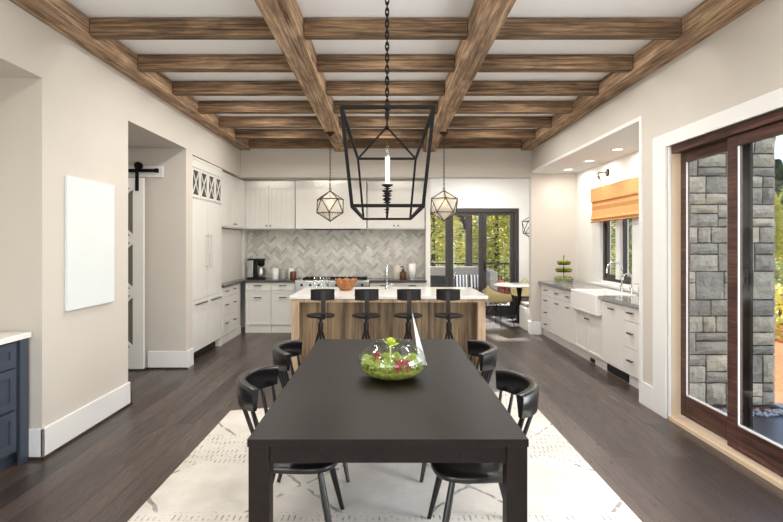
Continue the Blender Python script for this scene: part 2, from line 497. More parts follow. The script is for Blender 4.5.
# alcove edge trim, door casing
m = MB().box(2.485, 2.5, 5.07, 5.12, 0, 2.76)
m.box(2.485, 2.5, 5.07, 8.95, 2.76, 2.80)
struct('trim_2', m, 'trim', label='thin white edge trim round the sink alcove')
m = MB().box(2.48, 2.5, 4.63, 4.85, 0, 2.53).box(2.48, 2.5, .95, 4.63, 2.41, 2.53).box(2.48, 2.5, .95, 1.19, 0, 2.41).box(2.5, 2.518, 4.60, 4.62, 0, 2.41)
struct('trim_3', m, 'trim', bevel=.004, label='white casing round the sliding door')
m = MB().box(3.25, 3.27, 7.92, 8.2, .96, 2.46).box(3.25, 3.27, 6.55, 6.88, .96, 2.46).box(3.25, 3.27, 6.88, 7.92, 2.42, 2.50).box(3.21, 3.27, 6.5, 8.22, .925, .96)
struct('trim_4', m, 'trim', label='white casing round the window over the sink')

# ------------------------------------------------------------------ beams
def beam(nm, x0, x1, y0, y1, z0, z1, mat, label, group):
    m = MB()
    L = (x1 - x0) if (x1 - x0) > (y1 - y0) else (y1 - y0); n = max(2, int(L / .25)); ax = 0 if (x1 - x0) > (y1 - y0) else 1
    rings = []
    for i in range(n + 1):
        t = i / n; j = [random.uniform(-.004, .004) for _ in range(4)]
        if ax == 0:
            x = x0 + (x1 - x0) * t; rings.append([(x, y0 + j[0], z0 + abs(j[1])), (x, y1 + j[2], z0 + abs(j[1])), (x, y1, z1), (x, y0 + j[0], z1)])
        else:
            y = y0 + (y1 - y0) * t; rings.append([(x0, y, z0 + abs(j[1])), (x1, y, z0 + abs(j[0])), (x1, y, z1), (x0, y, z1)])
    vs = [p for r in rings for p in r]; fs = [(0, 1, 2, 3), tuple(4 * n + k for k in (3, 2, 1, 0))]
    for i in range(n):
        for k in range(4): fs.append((4 * i + k, 4 * i + (k + 1) % 4, 4 * i + 4 + (k + 1) % 4, 4 * i + 4 + k))
    m.add(vs, fs)
    return tag(part(nm, m, mat, bevel=.006), label, 'beam', group)
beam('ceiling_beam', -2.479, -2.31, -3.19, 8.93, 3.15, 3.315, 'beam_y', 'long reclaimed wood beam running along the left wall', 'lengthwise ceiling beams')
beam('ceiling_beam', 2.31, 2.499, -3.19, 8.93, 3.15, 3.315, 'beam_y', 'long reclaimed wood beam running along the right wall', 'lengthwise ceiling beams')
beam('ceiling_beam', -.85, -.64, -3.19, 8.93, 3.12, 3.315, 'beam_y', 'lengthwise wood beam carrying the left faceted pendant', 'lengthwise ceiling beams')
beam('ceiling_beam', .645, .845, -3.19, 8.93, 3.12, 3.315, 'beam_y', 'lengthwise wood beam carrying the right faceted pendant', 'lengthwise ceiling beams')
ords = ['first crosswise wood beam, nearest the dining table side', 'second crosswise wood beam counted from the front', 'third crosswise wood beam counted from the front',
        'fourth crosswise wood beam counted from the front', 'fifth crosswise wood beam counted from the front', 'sixth crosswise wood beam counted from the front', 'last crosswise wood beam, against the kitchen header']
for i in range(7):
    y = 4.105 + .79 * i
    cb = thing('ceiling_crossbeam', ords[i], 'beam', (0, y - .04, 3.176), 0, 'crosswise ceiling beams')
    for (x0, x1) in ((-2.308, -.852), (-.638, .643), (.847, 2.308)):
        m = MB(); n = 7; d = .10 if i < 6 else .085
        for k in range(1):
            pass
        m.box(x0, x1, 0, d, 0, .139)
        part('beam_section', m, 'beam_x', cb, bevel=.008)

# ------------------------------------------------------------------ sliding door (right)
D1 = structE('door_1', (0, 0, 0), label='reddish wood sliding patio door with large panes')
m = MB().box(2.518, 2.66, 4.60, 4.62, .03, 2.41); part('door_jamb', m, 'maple', D1, label='pale wood side jamb')
m = MB().box(2.52, 2.72, 1.22, 4.60, 2.345, 2.41).box(2.518, 2.52, 1.22, 4.60, 2.385, 2.41); part('door_head', m, 'mahogany', D1)
m = MB().box(2.50, 2.75, 1.22, 4.62, 0, .03).box(2.52, 2.54, 1.22, 4.60, .03, .045); part('door_sill', m, 'maple', D1, label='pale wood sill')
def leaf(x0, x1, y0, y1, stile=.09, mat='mahogany'):
    lf = MB().box(x0, x1, y0, y0 + stile, .05, 2.34).box(x0, x1, y1 - stile, y1, .05, 2.34)
    lf.box(x0, x1, y0 + stile, y1 - stile, .05, .235).box(x0, x1, y0 + stile, y1 - stile, 2.26, 2.34)
    o = part('door_leaf', lf, mat, D1, bevel=.004)
    xm = (x0 + x1) / 2
    part('pane', MB().box(xm - .003, xm + .003, y0 + stile, y1 - stile, .235, 2.26), 'glass', o)
    g = MB(); e = .008
    for xx in (x0 - .0,):
        g.box(xx + .006, xm - .004, y0 + stile, y0 + stile + e, .235, 2.26).box(xx + .006, xm - .004, y1 - stile - e, y1 - stile, .235, 2.26).box(xx + .006, xm - .004, y0 + stile, y1 - stile, .235, .247)
    part('glazing_bead', g, 'trim', o, label='white glazing bead')
    return o
leaf(2.60, 2.64, 3.90, 4.60, .075)
lf2 = leaf(2.545, 2.585, 2.45, 3.89, .11)
leaf(2.60, 2.64, 1.25, 2.52, .09)
m = MB().box(2.69, 2.71, 3.85, 3.955, .06, 2.34).box(2.69, 2.71, 2.5, 3.85, .06, .10).box(2.69, 2.71, 2.5, 3.85, 2.30, 2.34).box(2.69, 2.71, 2.5, 2.55, .10, 2.3)
sc = part('screen_frame', m, 'black', D1, label='black screen frame')
part('screen_latch', MB().box(2.676, 2.69, 3.87, 3.90, 1.20, 1.36).tube([(2.672, 3.885, 1.24), (2.66, 3.885, 1.28), (2.672, 3.885, 1.32)], .006), 'pewter', sc)

# bifold doors (nook)
D2 = structE('door_2', (0, 0, 0), label='dark framed folding glass doors in the dining nook')
m = MB().box(.78, 2.92, 11.42, 11.54, 2.24, 2.33).box(.78, .86, 11.42, 11.54, 0, 2.24).box(2.82, 2.92, 11.42, 11.54, 0, 2.24).box(.86, 2.82, 11.42, 11.54, 0, .03)
part('door_frame', m, 'bifold', D2, bevel=.004)
for (x0, x1) in ((.86, 1.40), (1.40, 2.13), (2.13, 2.82)):
    s = .085
    m = MB().box(x0 + .002, x0 + s, 11.45, 11.51, .03, 2.24).box(x1 - s, x1 - .002, 11.45, 11.51, .03, 2.24).box(x0 + s, x1 - s, 11.45, 11.51, .03, .2).box(x0 + s, x1 - s, 11.45, 11.51, 2.18, 2.24)
    o = part('door_leaf', m, 'bifold', D2, bevel=.003)
    part('pane', MB().box(x0 + s, x1 - s, 11.477, 11.483, .2, 2.18), 'glass', o)
part('door_handle', MB().box(2.16, 2.19, 11.43, 11.45, .95, 1.15).tube([(2.175, 11.43, 1.05), (2.175, 11.40, 1.05), (2.26, 11.40, 1.05)], .008), 'black', D2)

# sink window
W1 = structE('window_1', (0, 0, 0), label='dark framed window over the sink')
m = MB().box(3.30, 3.38, 6.88, 7.92, 1.0, 1.05).box(3.30, 3.38, 6.88, 7.92, 2.37, 2.42).box(3.30, 3.38, 7.86, 7.92, 1.05, 2.37).box(3.30, 3.38, 6.88, 6.92, 1.05, 2.37)
part('window_frame', m, 'bifold', W1)
part('mullion', MB().box(3.27, 3.40, 7.30, 7.42, 1.05, 2.37), 'trim', W1, label='white mullion')
for (y0, y1, nm) in ((7.42, 7.86, 'a'), (6.92, 7.30, 'b')):
    m = MB().box(3.32, 3.36, y0, y0 + .05, 1.05, 2.37).box(3.32, 3.36, y1 - .05, y1, 1.05, 2.37).box(3.32, 3.36, y0 + .05, y1 - .05, 1.05, 1.1).box(3.32, 3.36, y0 + .05, y1 - .05, 2.32, 2.37)
    o = part('window_sash', m, 'bifold', W1)
    part('pane', MB().box(3.338, 3.342, y0 + .05, y1 - .05, 1.1, 2.32), 'glass', o)

# barn door
D3 = structE('door_3', (0, 0, 0), label='white sliding barn door with crossed bars over glass')
m = MB()
x0, x1 = -3.97, -2.965
m.box(x0, x0 + .13, 6.39, 6.43, .02, 2.36).box(x1 - .13, x1, 6.39, 6.43, .02, 2.36)
for (z0, z1) in ((.02, .28), (.92, 1.0), (1.57, 1.65), (2.24, 2.36)): m.box(x0 + .13, x1 - .13, 6.39, 6.43, z0, z1)
part('door_frame', m, 'barn', D3)
part('pane', MB().box(x0 + .13, x1 - .13, 6.407, 6.413, .28, 2.24), 'door_glass', D3)
m = MB()
for (z0, z1) in ((.28, .92), (1.0, 1.57), (1.65, 2.24)):
    m.bar((x0 + .13, 6.405, z0), (x1 - .13, 6.405, z1), .032).bar((x0 + .13, 6.405, z1), (x1 - .13, 6.405, z0), .032)
part('crossed_muntins', m, 'barn', D3)
m = MB().box(-4.35, -2.76, 6.465, 6.49, 2.38, 2.52); part('header_board', m, 'trim', D3, label='white rail board')
m = MB().box(-4.3, -2.80, 6.425, 6.437, 2.435, 2.475)
for xx in (-4.2, -3.6, -2.85): m.tube([(xx, 6.437, 2.455), (xx, 6.465, 2.455)], .012)
m.box(-2.84, -2.80, 6.415, 6.447, 2.43, 2.48)
part('rail', m, 'iron', D3, label='black iron rail')
for xx in (-3.04, -3.88):
    m = MB().box(xx - .02, xx + .02, 6.377, 6.389, 2.20, 2.55).tube([(xx, 6.40, 2.515), (xx, 6.45, 2.515)], .045, 16)
    part('hanger', m, 'iron', D3)

# ------------------------------------------------------------------ cabinets
def handle_mb(kind, cx, cz, L):
    m = MB(); y = -.03
    if kind == 'h':
        m.box(cx - L / 2, cx + L / 2, y - .007, y + .005, cz - .008, cz + .008)
        for s in (-1, 1): m.box(cx + s * (L / 2 - .02) - .005, cx + s * (L / 2 - .02) + .005, y + .005, 0, cz - .005, cz + .005)
    elif kind == 'v':
        m.tube([(cx, y - .015, cz - L / 2), (cx, y - .015, cz + L / 2)], .008)
        for s in (-1, 1): m.tube([(cx, y - .015, cz + s * (L / 2 - .04)), (cx, 0, cz + s * (L / 2 - .04))], .007)
    else:
        m.tube([(cx, 0, cz), (cx, -.012, cz)], .006).tube([(cx, -.012, cz), (cx, -.016, cz), (cx, -.026, cz)], [.008, .015, .012], 12)
    return m
def front_mb(style, x0, x1, z0, z1):
    g = .0025; x0 += g; x1 -= g; z0 += g; z1 -= g; m = MB()
    if style == 'flat': m.box(x0, x1, 0, .02, z0, z1)
    else:
        f = .055 if style != 'slim' else .03
        m.box(x0, x0 + f, 0, .02, z0, z1).box(x1 - f, x1, 0, .02, z0, z1).box(x0 + f, x1 - f, 0, .02, z0, z0 + f).box(x0 + f, x1 - f, 0, .02, z1 - f, z1)
        if style == 'bead':
            n = max(2, int(round((x1 - x0 - 2 * f) / .085))); w = (x1 - x0 - 2 * f) / n
            m.box(x0 + f, x1 - f, .013, .02, z0 + f, z1 - f)
            for i in range(n): m.box(x0 + f + i * w + .003, x0 + f + (i + 1) * w - .003, .006, .013, z0 + f, z1 - f)
        else: m.box(x0 + f, x1 - f, .010, .02, z0 + f, z1 - f)
    return m
def cabinet(name, label, cat, loc, rz, w, d, z0, z1, fronts, mat='cab', toe=None, group=None, hmat='pewter', ts=0.05, tmat=None):
    t = thing(name, label, cat, loc, rz, group)
    part('body', MB().box(.0015, w - .0015, .021, d, z0, z1), mat, t)
    if toe is not None: part('toe_kick', MB().box(.0015, w - .0015, toe, d, 0, z0 - .0005), tmat or mat, t)
    for fr in fronts:
        st, x0, x1, a, b_ = fr[:5]
        nm = 'drawer' if fr[5] == 'drawer' else 'door'
        o = part(nm, front_mb(st, x0, x1, a, b_), mat, t)
        for h in fr[6:]:
            part('handle' if h[0] != 'k' else 'knob', handle_mb(*h), 'steel' if h[0] == 'v' else hmat, o)
    return t

# fridge tower
t = cabinet('refrigerator_cabinet', 'tall white built-in refrigerator cabinet with crossed-bar transom windows', 'cabinet', (-2.50, 6.72, 0), PI / 2, 1.26, .6, .12, 2.66,
    [('flat', .03, .60, .82, 2.14, 'door', ('v', .545, 1.45, .50)), ('flat', .60, 1.24, .82, 2.14, 'door', ('v', .655, 1.45, .50)),
     ('flat', .03, .62, .13, .80, 'drawer', ('h', .32, .755, .42)), ('flat', .62, 1.24, .13, .80, 'drawer', ('h', .94, .755, .42))], toe=.09, tmat='dark_cavity')
for i in range(4):
    a = .03 + i * .31
    f = .028
    m = MB().box(a, a + f, 0, .02, 2.17, 2.55).box(a + .265, a + .265 + f, 0, .02, 2.17, 2.55).box(a + f, a + .265, 0, .02, 2.17, 2.20).box(a + f, a + .265, 0, .02, 2.52, 2.55)
    o = part('transom_door', m, 'cab', t)
    part('pane', MB().box(a + f, a + .265, .012, .018, 2.20, 2.52), 'cab_glass', o)
    part('crossed_muntin', MB().bar((a + f, .006, 2.20), (a + .265, .006, 2.52), .012).bar((a + f, .006, 2.52), (a + .265, .006, 2.20), .012), 'cab', o)
part('crown', MB().box(0, 1.26, -.005, .6, 2.66, 2.695).box(0, 1.26, .0, .02, 2.56, 2.66), 'cab', t)
part('foot', MB().box(1.19, 1.255, .0, .08, 0, .12), 'cab', t)
ft = [d for d in [0]]
fr3 = lambda a, b_, c: [('flat', a, b_, .72, .87, 'drawer', ('h', c, .815, .11)), ('flat', a, b_, .43, .72, 'drawer', ('h', c, .60, .11)), ('flat', a, b_, .13, .43, 'drawer', ('h', c, .315, .11))]
cabinet('base_cabinet', 'white base cabinet with two columns of three drawers beside the refrigerator', 'cabinet', (-2.50, 7.99, 0), PI / 2, 1.08, .6, .12, .879,
    fr3(.02, .40, .19) + fr3(.40, .84, .62), toe=.01)
cabinet('garage_cabinet', 'plain white countertop cabinet, greyed for shade, in the left kitchen corner', 'cabinet', (-2.60, 8.01, 0), PI / 2, 1.42, .5, .922, 1.80,
    [('flat', .0, 1.42, .922, 1.80, 'door')], 'cab_shaded')
cabinet('wall_cabinet', 'white beadboard wall cabinet on the left side above the countertop cabinet', 'cabinet', (-2.51, 8.00, 0), PI / 2, 1.36, .6, 1.81, 2.68,
    [('bead', .02, .68, 1.83, 2.60, 'door', ('k', .62, 1.88, 0)), ('bead', .68, 1.34, 1.83, 2.60, 'door', ('k', .74, 1.88, 0))])
# back run
cabinet('base_cabinet', 'white base cabinet with drawer over pull-out, in the corner under the coffee maker', 'cabinet', (-2.45, 9.10, 0), 0, .455, .6, .13, .879,
    [('slim', 0.01, .455, .74, .87, 'drawer', ('h', .23, .825, .13)), ('slim', 0.01, .455, .14, .73, 'door', ('h', .23, .62, .13))], toe=.02)
cabinet('base_cabinet', 'white base cabinet with drawer over pull-out, directly left of the range', 'cabinet', (-1.993, 9.10, 0), 0, .415, .6, .13, .879,
    [('slim', 0, .415, .74, .87, 'drawer', ('h', .21, .825, .13)), ('slim', 0, .415, .14, .73, 'door', ('h', .21, .62, .13))], toe=.02)
cabinet('base_cabinet', 'white base cabinet directly right of the range, behind the island faucet', 'cabinet', (-.275, 9.10, 0), 0, .49, .6, .13, .879,
    [('slim', 0, .49, .74, .87, 'drawer', ('h', .25, .825, .13)), ('slim', 0, .49, .14, .73, 'door', ('h', .25, .62, .13))], toe=.02)
cabinet('base_cabinet', 'white base cabinet at the right end of the back run beneath the paper roll', 'cabinet', (.218, 9.10, 0), 0, .49, .6, .13, .879,
    [('slim', 0, .49, .74, .87, 'drawer', ('h', .25, .825, .13)), ('slim', 0, .49, .14, .73, 'door', ('h', .25, .62, .13))], toe=.02)
t = cabinet('wall_cabinet', 'white beadboard double door wall cabinet left of the range hood', 'cabinet', (-2.585, 9.37, 0), 0, .965, .345, 1.815, 2.68,
    [('bead', .01, .485, 1.83, 2.60, 'door', ('k', .45, 1.88, 0)), ('bead', .485, .96, 1.83, 2.60, 'door', ('k', .52, 1.88, 0))])
cabinet('wall_cabinet', 'white beadboard double door wall cabinet right of the range hood', 'cabinet', (-.33, 9.37, 0), 0, 1.04, .345, 1.815, 2.68,
    [('bead', .01, .52, 1.83, 2.60, 'door', ('k', .48, 1.88, 0)), ('bead', .52, 1.03, 1.83, 2.60, 'door', ('k', .56, 1.88, 0))])
t = thing('range_hood', 'smooth white boxed range hood with dark underside over the range', 'range hood', (-1.6, 9.30, 1.81))
part('hood_body', MB().box(0, 1.26, 0, .41, .012, .87), 'cab', t, bevel=.004)
part('vent_insert', MB().box(.12, 1.14, .03, .38, 0, .011), 'dark_cavity', t)
m = MB().box(-2.69, -2.57, 9.50, 9.70, .922, 1.80); o = part('trim_5', m, 'cab'); o['kind'] = 'structure'; o['label'] = 'white filler board at the backsplash corner'

# worktops
m = MB().prism([(-3.10, 8.0), (-2.475, 8.0), (-2.475, 9.07), (-1.58, 9.07), (-1.58, 9.70), (-3.10, 9.70)], .881, .92)
tag(part('countertop', m, 'soapstone', bevel=.003), 'dark stone countertop wrapping the left kitchen corner', 'countertop')
m = MB().box(-.275, .715, 9.07, 9.70, .881, .92)
tag(part('countertop', m, 'soapstone', bevel=.003), 'dark stone countertop right of the range under the backsplash', 'countertop')
m = MB().box(2.615, 3.265, 5.34, 6.405, .881, .92).box(3.095, 3.265, 6.405, 7.295, .881, .92).box(2.615, 3.265, 7.295, 8.945, .881, .92)
tag(part('countertop', m, 'sheen_stone'), 'glossy dark edged stone countertop around the farmhouse sink', 'countertop')

# backsplash herringbone
def herring():
    bm = bmesh.new(); L, W = .15, .05; g = .0022
    lay = bm.faces.layers.float.new('tone')
    def tile(x0, y0, x1, y1):
        c = math.cos(PI / 4); s = math.sin(PI / 4)
        P = []
        for (x, y) in ((x0 + g, y0 + g), (x1 - g, y0 + g), (x1 - g, y1 - g), (x0 + g, y1 - g)):
            P.append((x * c - y * s, x * s + y * c))
        if max(p[0] for p in P) < 0 or min(p[0] for p in P) > 3.30 or max(p[1] for p in P) < 0 or min(p[1] for p in P) > .92: return
        lo = [bm.verts.new((p[0], .002, p[1])) for p in P]; hi = [bm.verts.new((p[0], -.006, p[1])) for p in P]
        tn = random.random() ** .8
        for f in ([hi[0], hi[1], hi[2], hi[3]],) + tuple([lo[i], lo[(i + 1) % 4], hi[(i + 1) % 4], hi[i]] for i in range(4)):
            ff = bm.faces.new(f); ff[lay] = tn
    for a in range(-95, 95):
        for b_ in range(-30, 30):
            ox, oy = a * W + b_ * L, a * W - b_ * L
            tile(ox, oy, ox + L, oy + W); tile(ox + L, oy + W - L, ox + L + W, oy + W)
    for (co_, no) in (((0, 0, 0), (-1, 0, 0)), ((3.275, 0, 0), (1, 0, 0)), ((0, 0, 0), (0, 0, -1)), ((0, 0, .892), (0, 0, 1))):
        geom = bm.verts[:] + bm.edges[:] + bm.faces[:]
        bmesh.ops.bisect_plane(bm, geom=geom, plane_co=co_, plane_no=no, clear_outer=True)
    bmesh.ops.recalc_face_normals(bm, faces=bm.faces)
    me = bpy.data.meshes.new('tiles'); bm.to_mesh(me); bm.free(); me.materials.append(M['tile'])
    t = thing('backsplash', 'grey marble herringbone tile backsplash behind the range', 'backsplash', (-2.56, 9.708, .922))
    o = bpy.data.objects.new('tiles', me); COL.objects.link(o); o.parent = t
    part('grout', MB().box(0, 3.275, .001, .010, 0, .892), 'cream_ceramic', t)
herring()

# range
t = thing('kitchen_range', 'wide stainless steel range with black grates under the white hood', 'stove', (-1.572, 9.04, 0))
part('body', MB().box(0, 1.29, .02, .65, .1, .915), 'steel', t, bevel=.004)
part('control_panel', MB().box(.01, 1.28, -.01, .02, .77, .905), 'steel', t, bevel=.004)
for (a, b_) in ((.02, .80), (.82, 1.27)):
    o = part('oven_door', MB().box(a, b_, 0, .02, .16, .75), 'steel', t, bevel=.003)
    part('handle', MB().tube([(a + .06, -.04, .70), (b_ - .06, -.04, .70)], .011).tube([(a + .08, -.04, .70), (a + .08, 0, .70)], .007).tube([(b_ - .08, -.04, .70), (b_ - .08, 0, .70)], .007), 'chrome', o)
    part('window', MB().box(a + .1, b_ - .1, -.004, .0, .30, .58), 'black', o)
for i in range(8):
    part('knob', MB().tube([(.12 + i * .15, -.01, .84), (.12 + i * .15, -.045, .84)], [.024, .019], 12), 'black', t)
for i in range(3):
    a = .13 + i * .38
    m = MB()
    for k in range(5): m.box(a + k * .0825, a + k * .0825 + .014, .07, .60, .93, .955)
    for k in range(4): m.box(a, a + .344, .07 + k * .172, .084 + k * .172, .925, .945)
    m.box(a, a + .014, .07, .6, .915, .93).box(a + .33, a + .344, .07, .6, .915, .93)
    part('grate', m, 'black', t)
part('plinth', MB().box(.02, 1.27, .06, .64, 0, .1), 'black', t)

# right run
RZ = -PI / 2
zs = [(.70, .87, .79), (.525, .70, .62), (.33, .525, .425), (.13, .33, .23)]
cabinet('base_cabinet', 'white four-drawer base cabinet at the far end of the sink alcove', 'cabinet', (2.65, 8.92, 0), RZ, .63, .6, .12, .879,
    [('flat', .03, .62, a, b_, 'drawer', ('h', .33, c, .1)) for a, b_, c in zs], toe=.05)
cabinet('base_cabinet', 'white base cabinet with paired drawers over doors below the tiered basket', 'cabinet', (2.65, 8.288, 0), RZ, .985, .6, .12, .879,
    [('flat', .0, .49, .70, .87, 'drawer', ('h', .25, .785, .11)), ('flat', .49, .985, .70, .87, 'drawer', ('h', .74, .785, .11)),
     ('flat', .0, .49, .13, .70, 'door', ('h', .25, .63, .11)), ('flat', .49, .985, .13, .70, 'door', ('h', .74, .63, .11))], toe=.05)
cabinet('base_cabinet', 'white sink base cabinet with two doors and small knobs under the apron sink', 'cabinet', (2.65, 7.30, 0), RZ, .905, .6, .12, .655,
    [('slim', .0, .45, .13, .65, 'door', ('k', .41, .57, 0)), ('slim', .45, .905, .13, .65, 'door', ('k', .49, .57, 0))], toe=.05)
cabinet('dishwasher', 'white panelled dishwasher front between the apron sink and near drawers', 'dishwasher', (2.65, 6.392, 0), RZ, .59, .6, .12, .879,
    [('flat', .0, .59, .13, .86, 'door', ('h', .30, .795, .12))], toe=.05)
cabinet('base_cabinet', 'white three-drawer base cabinet nearest the sliding door', 'cabinet', (2.65, 5.80, 0), RZ, .45, .6, .12, .879,
    [('flat', .0, .45, .71, .87, 'drawer', ('h', .18, .805, .11)), ('flat', .0, .45, .42, .71, 'drawer', ('h', .18, .585, .11)), ('flat', .0, .45, .13, .42, 'drawer', ('h', .18, .29, .11))], toe=.05)
for (y0, y1, z1, lb) in ((5.78, 6.33, .10, 'large black toe-kick vent under the dishwasher panel'), (6.72, 6.86, .06, 'small black toe-kick outlet under the sink cabinet')):
    m = MB().box(2.688, 2.699, y0, y1, .012, z1)
    for k in range(5): m.box(2.684, 2.688, y0 + .01, y1 - .01, .016 + k * (z1 - .02) / 5, .022 + k * (z1 - .02) / 5)
    tag(part('toe_kick_vent', m, 'dark_cavity'), lb, 'vent')

# farmhouse sink
t = thing('farmhouse_sink', 'white apron-front farmhouse sink set below the window', 'sink', (2.585, 6.41, 0))
m = MB().box(0, .50, 0, .88, .665, .70).box(0, .035, 0, .88, .70, .924).box(.475, .50, 0, .88, .70, .924).box(.035, .475, 0, .03, .70, .924).box(.035, .475, .85, .88, .70, .924)
part('basin', m, 'ceramic', t, bevel=.008)
part('drain', MB().lathe([(.045, .701), (.045, .706), (.03, .704)], (.27, .44, 0)), 'chrome', t)

def gooseneck(nm, lb, loc, h, reach, rz=0, r=.012, lever=True):
    t = thing(nm, lb, 'faucet', loc, rz)
    pts = [(0, 0, .03), (0, 0, h * .65)]
    for i in range(9):
        a = PI * i / 8; rr = reach / 2
        pts.append((rr - rr * math.cos(a), 0, h * .72 + math.sin(a) * min(rr, h * .28)))
    pts.append((reach, 0, h * .6))
    part('spout', MB().tube(pts, r, 10), 'chrome', t)
    part('base', MB().lathe([(.028, 0), (.028, .012), (.018, .03), (.018, .06)]), 'chrome', t)
    if lever: part('lever', MB().tube([(0, -.018, .05), (0, -.05, .055), (.0, -.09, .08)], .006), 'chrome', t)
    return t
gooseneck('sink_faucet', 'tall chrome gooseneck faucet behind the apron sink', (3.16, 6.98, .921), .40, .2, PI)
gooseneck('water_tap', 'short chrome filtered water tap right of the tall sink faucet', (3.16, 6.70, .921), .27, .11, PI, .009)
t = thing('soap_dispenser', 'small chrome soap dispenser nearest the camera on the sink counter', 'dispenser', (3.16, 6.50, .921))
part('pump', MB().lathe([(.022, 0), (.022, .01), (.012, .03), (.012, .09), (.006, .1), (.006, .13)]), 'chrome', t)
part('nozzle', MB().tube([(0, 0, .13), (-.03, 0, .135), (-.07, 0, .125)], .006), 'chrome', t)
gooseneck('island_faucet', 'tall slender chrome faucet standing on the island', (.02, 7.25, .921), .40, .13, PI / 2, .012)

# roman shade
t = thing('roman_shade', 'orange woven roman shade over the sink window', 'window shade', (0, 0, 0))
def wavy(prof, y0, y1):
    m = MB(); n = len(prof)
    vs = [(x, y0, z) for x, z in prof] + [(x, y1, z) for x, z in prof]
    m.add(vs, [(i, i + 1, n + i + 1, n + i) for i in range(n - 1)])
    vs2 = [(x + .006, y, z) for (x, y, z) in vs]
    m.add(vs2, [(i, n + i, n + i + 1, i + 1) for i in range(n - 1)])
    for s in (0, n): m.add([vs[s + i] for i in range(n)] + [vs2[s + i] for i in range(n)], [(i, i + 1, n + i + 1, n + i) for i in range(n - 1)])
    return m
part('fabric', wavy([(3.20, 2.36), (3.19, 2.22), (3.175, 2.12), (3.185, 2.06), (3.17, 1.97), (3.155, 1.93), (3.175, 1.905), (3.16, 1.885)], 6.42, 8.04), 'shade', t)
part('valance', MB().box(3.165, 3.172, 6.40, 8.06, 2.19, 2.385).box(3.172, 3.249, 8.053, 8.06, 2.19, 2.385).box(3.172, 3.249, 6.40, 6.407, 2.19, 2.385).box(3.165, 3.249, 6.40, 8.06, 2.385, 2.392), 'shade', t)
part('bottom_rod', MB().tube([(3.165, 6.42, 1.882), (3.165, 8.04, 1.882)], .008), 'brown_wood', t)

# sconce
t = thing('wall_sconce', 'bronze wall sconce with clear glass shade above the roman shade', 'wall lamp', (3.269, 7.67, 2.60))
part('backplate', MB().tube([(0, 0, 0), (-.015, 0, 0), (-.025, 0, 0)], [.058, .058, .04], 20), 'bronze', t)
part('arm', MB().tube([(-.025, 0, 0), (-.13, 0, 0), (-.145, 0, -.01), (-.145, 0, -.05)], .008), 'bronze', t)
part('socket', MB().lathe([(.010, -.05), (.020, -.055), (.020, -.09), (.012, -.1)], (-.145, 0, 0)), 'bronze', t)
part('glass_shade', MB().lathe([(.022, -.07), (.04, -.11), (.075, -.2), (.077, -.2), (.042, -.108), (.024, -.07)], (-.145, 0, 0), cap=False), 'clear', t)
part('bulb', MB().ball((-.145, 0, -.125), .022), 'bulb', t)

# alcove downlights
for i, (y, lb) in enumerate(((8.45, 'recessed ceiling light farthest from the camera in the sink alcove'), (7.58, 'middle recessed ceiling light in the sink alcove'), (6.66, 'recessed ceiling light nearest the camera in the sink alcove'))):
    t = thing('recessed_light', lb, 'ceiling light', (2.96, y, 2.76), 0, 'alcove ceiling lights')
    part('trim_ring', MB().lathe([(.062, -.001), (.08, -.001), (.082, -.006), (.062, -.008)], cap=False), 'trim', t)
    part('lens', MB().lathe([(.061, -.004), (.061, -.001)]), 'can', t)

# ------------------------------------------------------------------ navy niche cabinet + canvas
t = cabinet('sideboard', 'slate blue built-in drawer cabinet in the left niche', 'cabinet', (-2.56, 1.56, 0), PI / 2, 2.19, .62, .10, .879,
    [('shaker', a, a + .98, z0, z1, 'drawer') for a in (.06, 1.08) for (z0, z1) in ((.70, .87), (.41, .69), (.12, .40))], 'blue', toe=.07)
part('end_stile', MB().box(2.10, 2.185, 0, .02, .0, .879), 'blue', t)
m = MB().box(-3.19, -2.545, 1.54, 3.755, .881, .92)
tag(part('countertop', m, 'quartz', bevel=.003), 'white countertop on the slate blue cabinet', 'countertop')
tag(part('wall_canvas', MB().box(-2.479, -2.455, 4.03, 4.73, 1.03, 2.08), 'canvas', bevel=.003), 'blank white canvas panel hanging on the left wall', 'wall art')

# ------------------------------------------------------------------ island
t = thing('kitchen_island', 'light wood kitchen island with plank back and open leg frame', 'kitchen island', (.035, 6.34, 0))
part('end_panel', MB().box(-1.18, -1.085, 0, .10, 0, .84).box(-1.18, -1.12, .10, 1.29, 0, .84), 'island_leg', t, bevel=.004)
part('end_panel', MB().box(1.085, 1.18, 0, .10, 0, .84).box(1.12, 1.18, .10, 1.29, 0, .84), 'island_leg', t, bevel=.004)
part('apron', MB().box(-1.18, 1.18, .005, .05, .84, .879), 'island_leg', t)
m = MB()
n = 13
for i in range(n):
    w = 2.235 / n; a = -1.1175 + i * w
    m.box(a + .002, a + w - .002, .40 + random.uniform(0, .003), .42, .08, .84)
m.box(-1.12, 1.12, .42, 1.27, .02, .879)
part('plank_body', m, 'island_panel', t)
part('base_rail', MB().box(-1.117, 1.117, .385, .40, 0, .12), 'island_panel', t)
m = MB().box(-1.165, 1.245, 6.32, 7.65, .881, .92)
tag(part('countertop', m, 'quartz', bevel=.004), 'white quartz countertop on the wooden kitchen island', 'countertop')

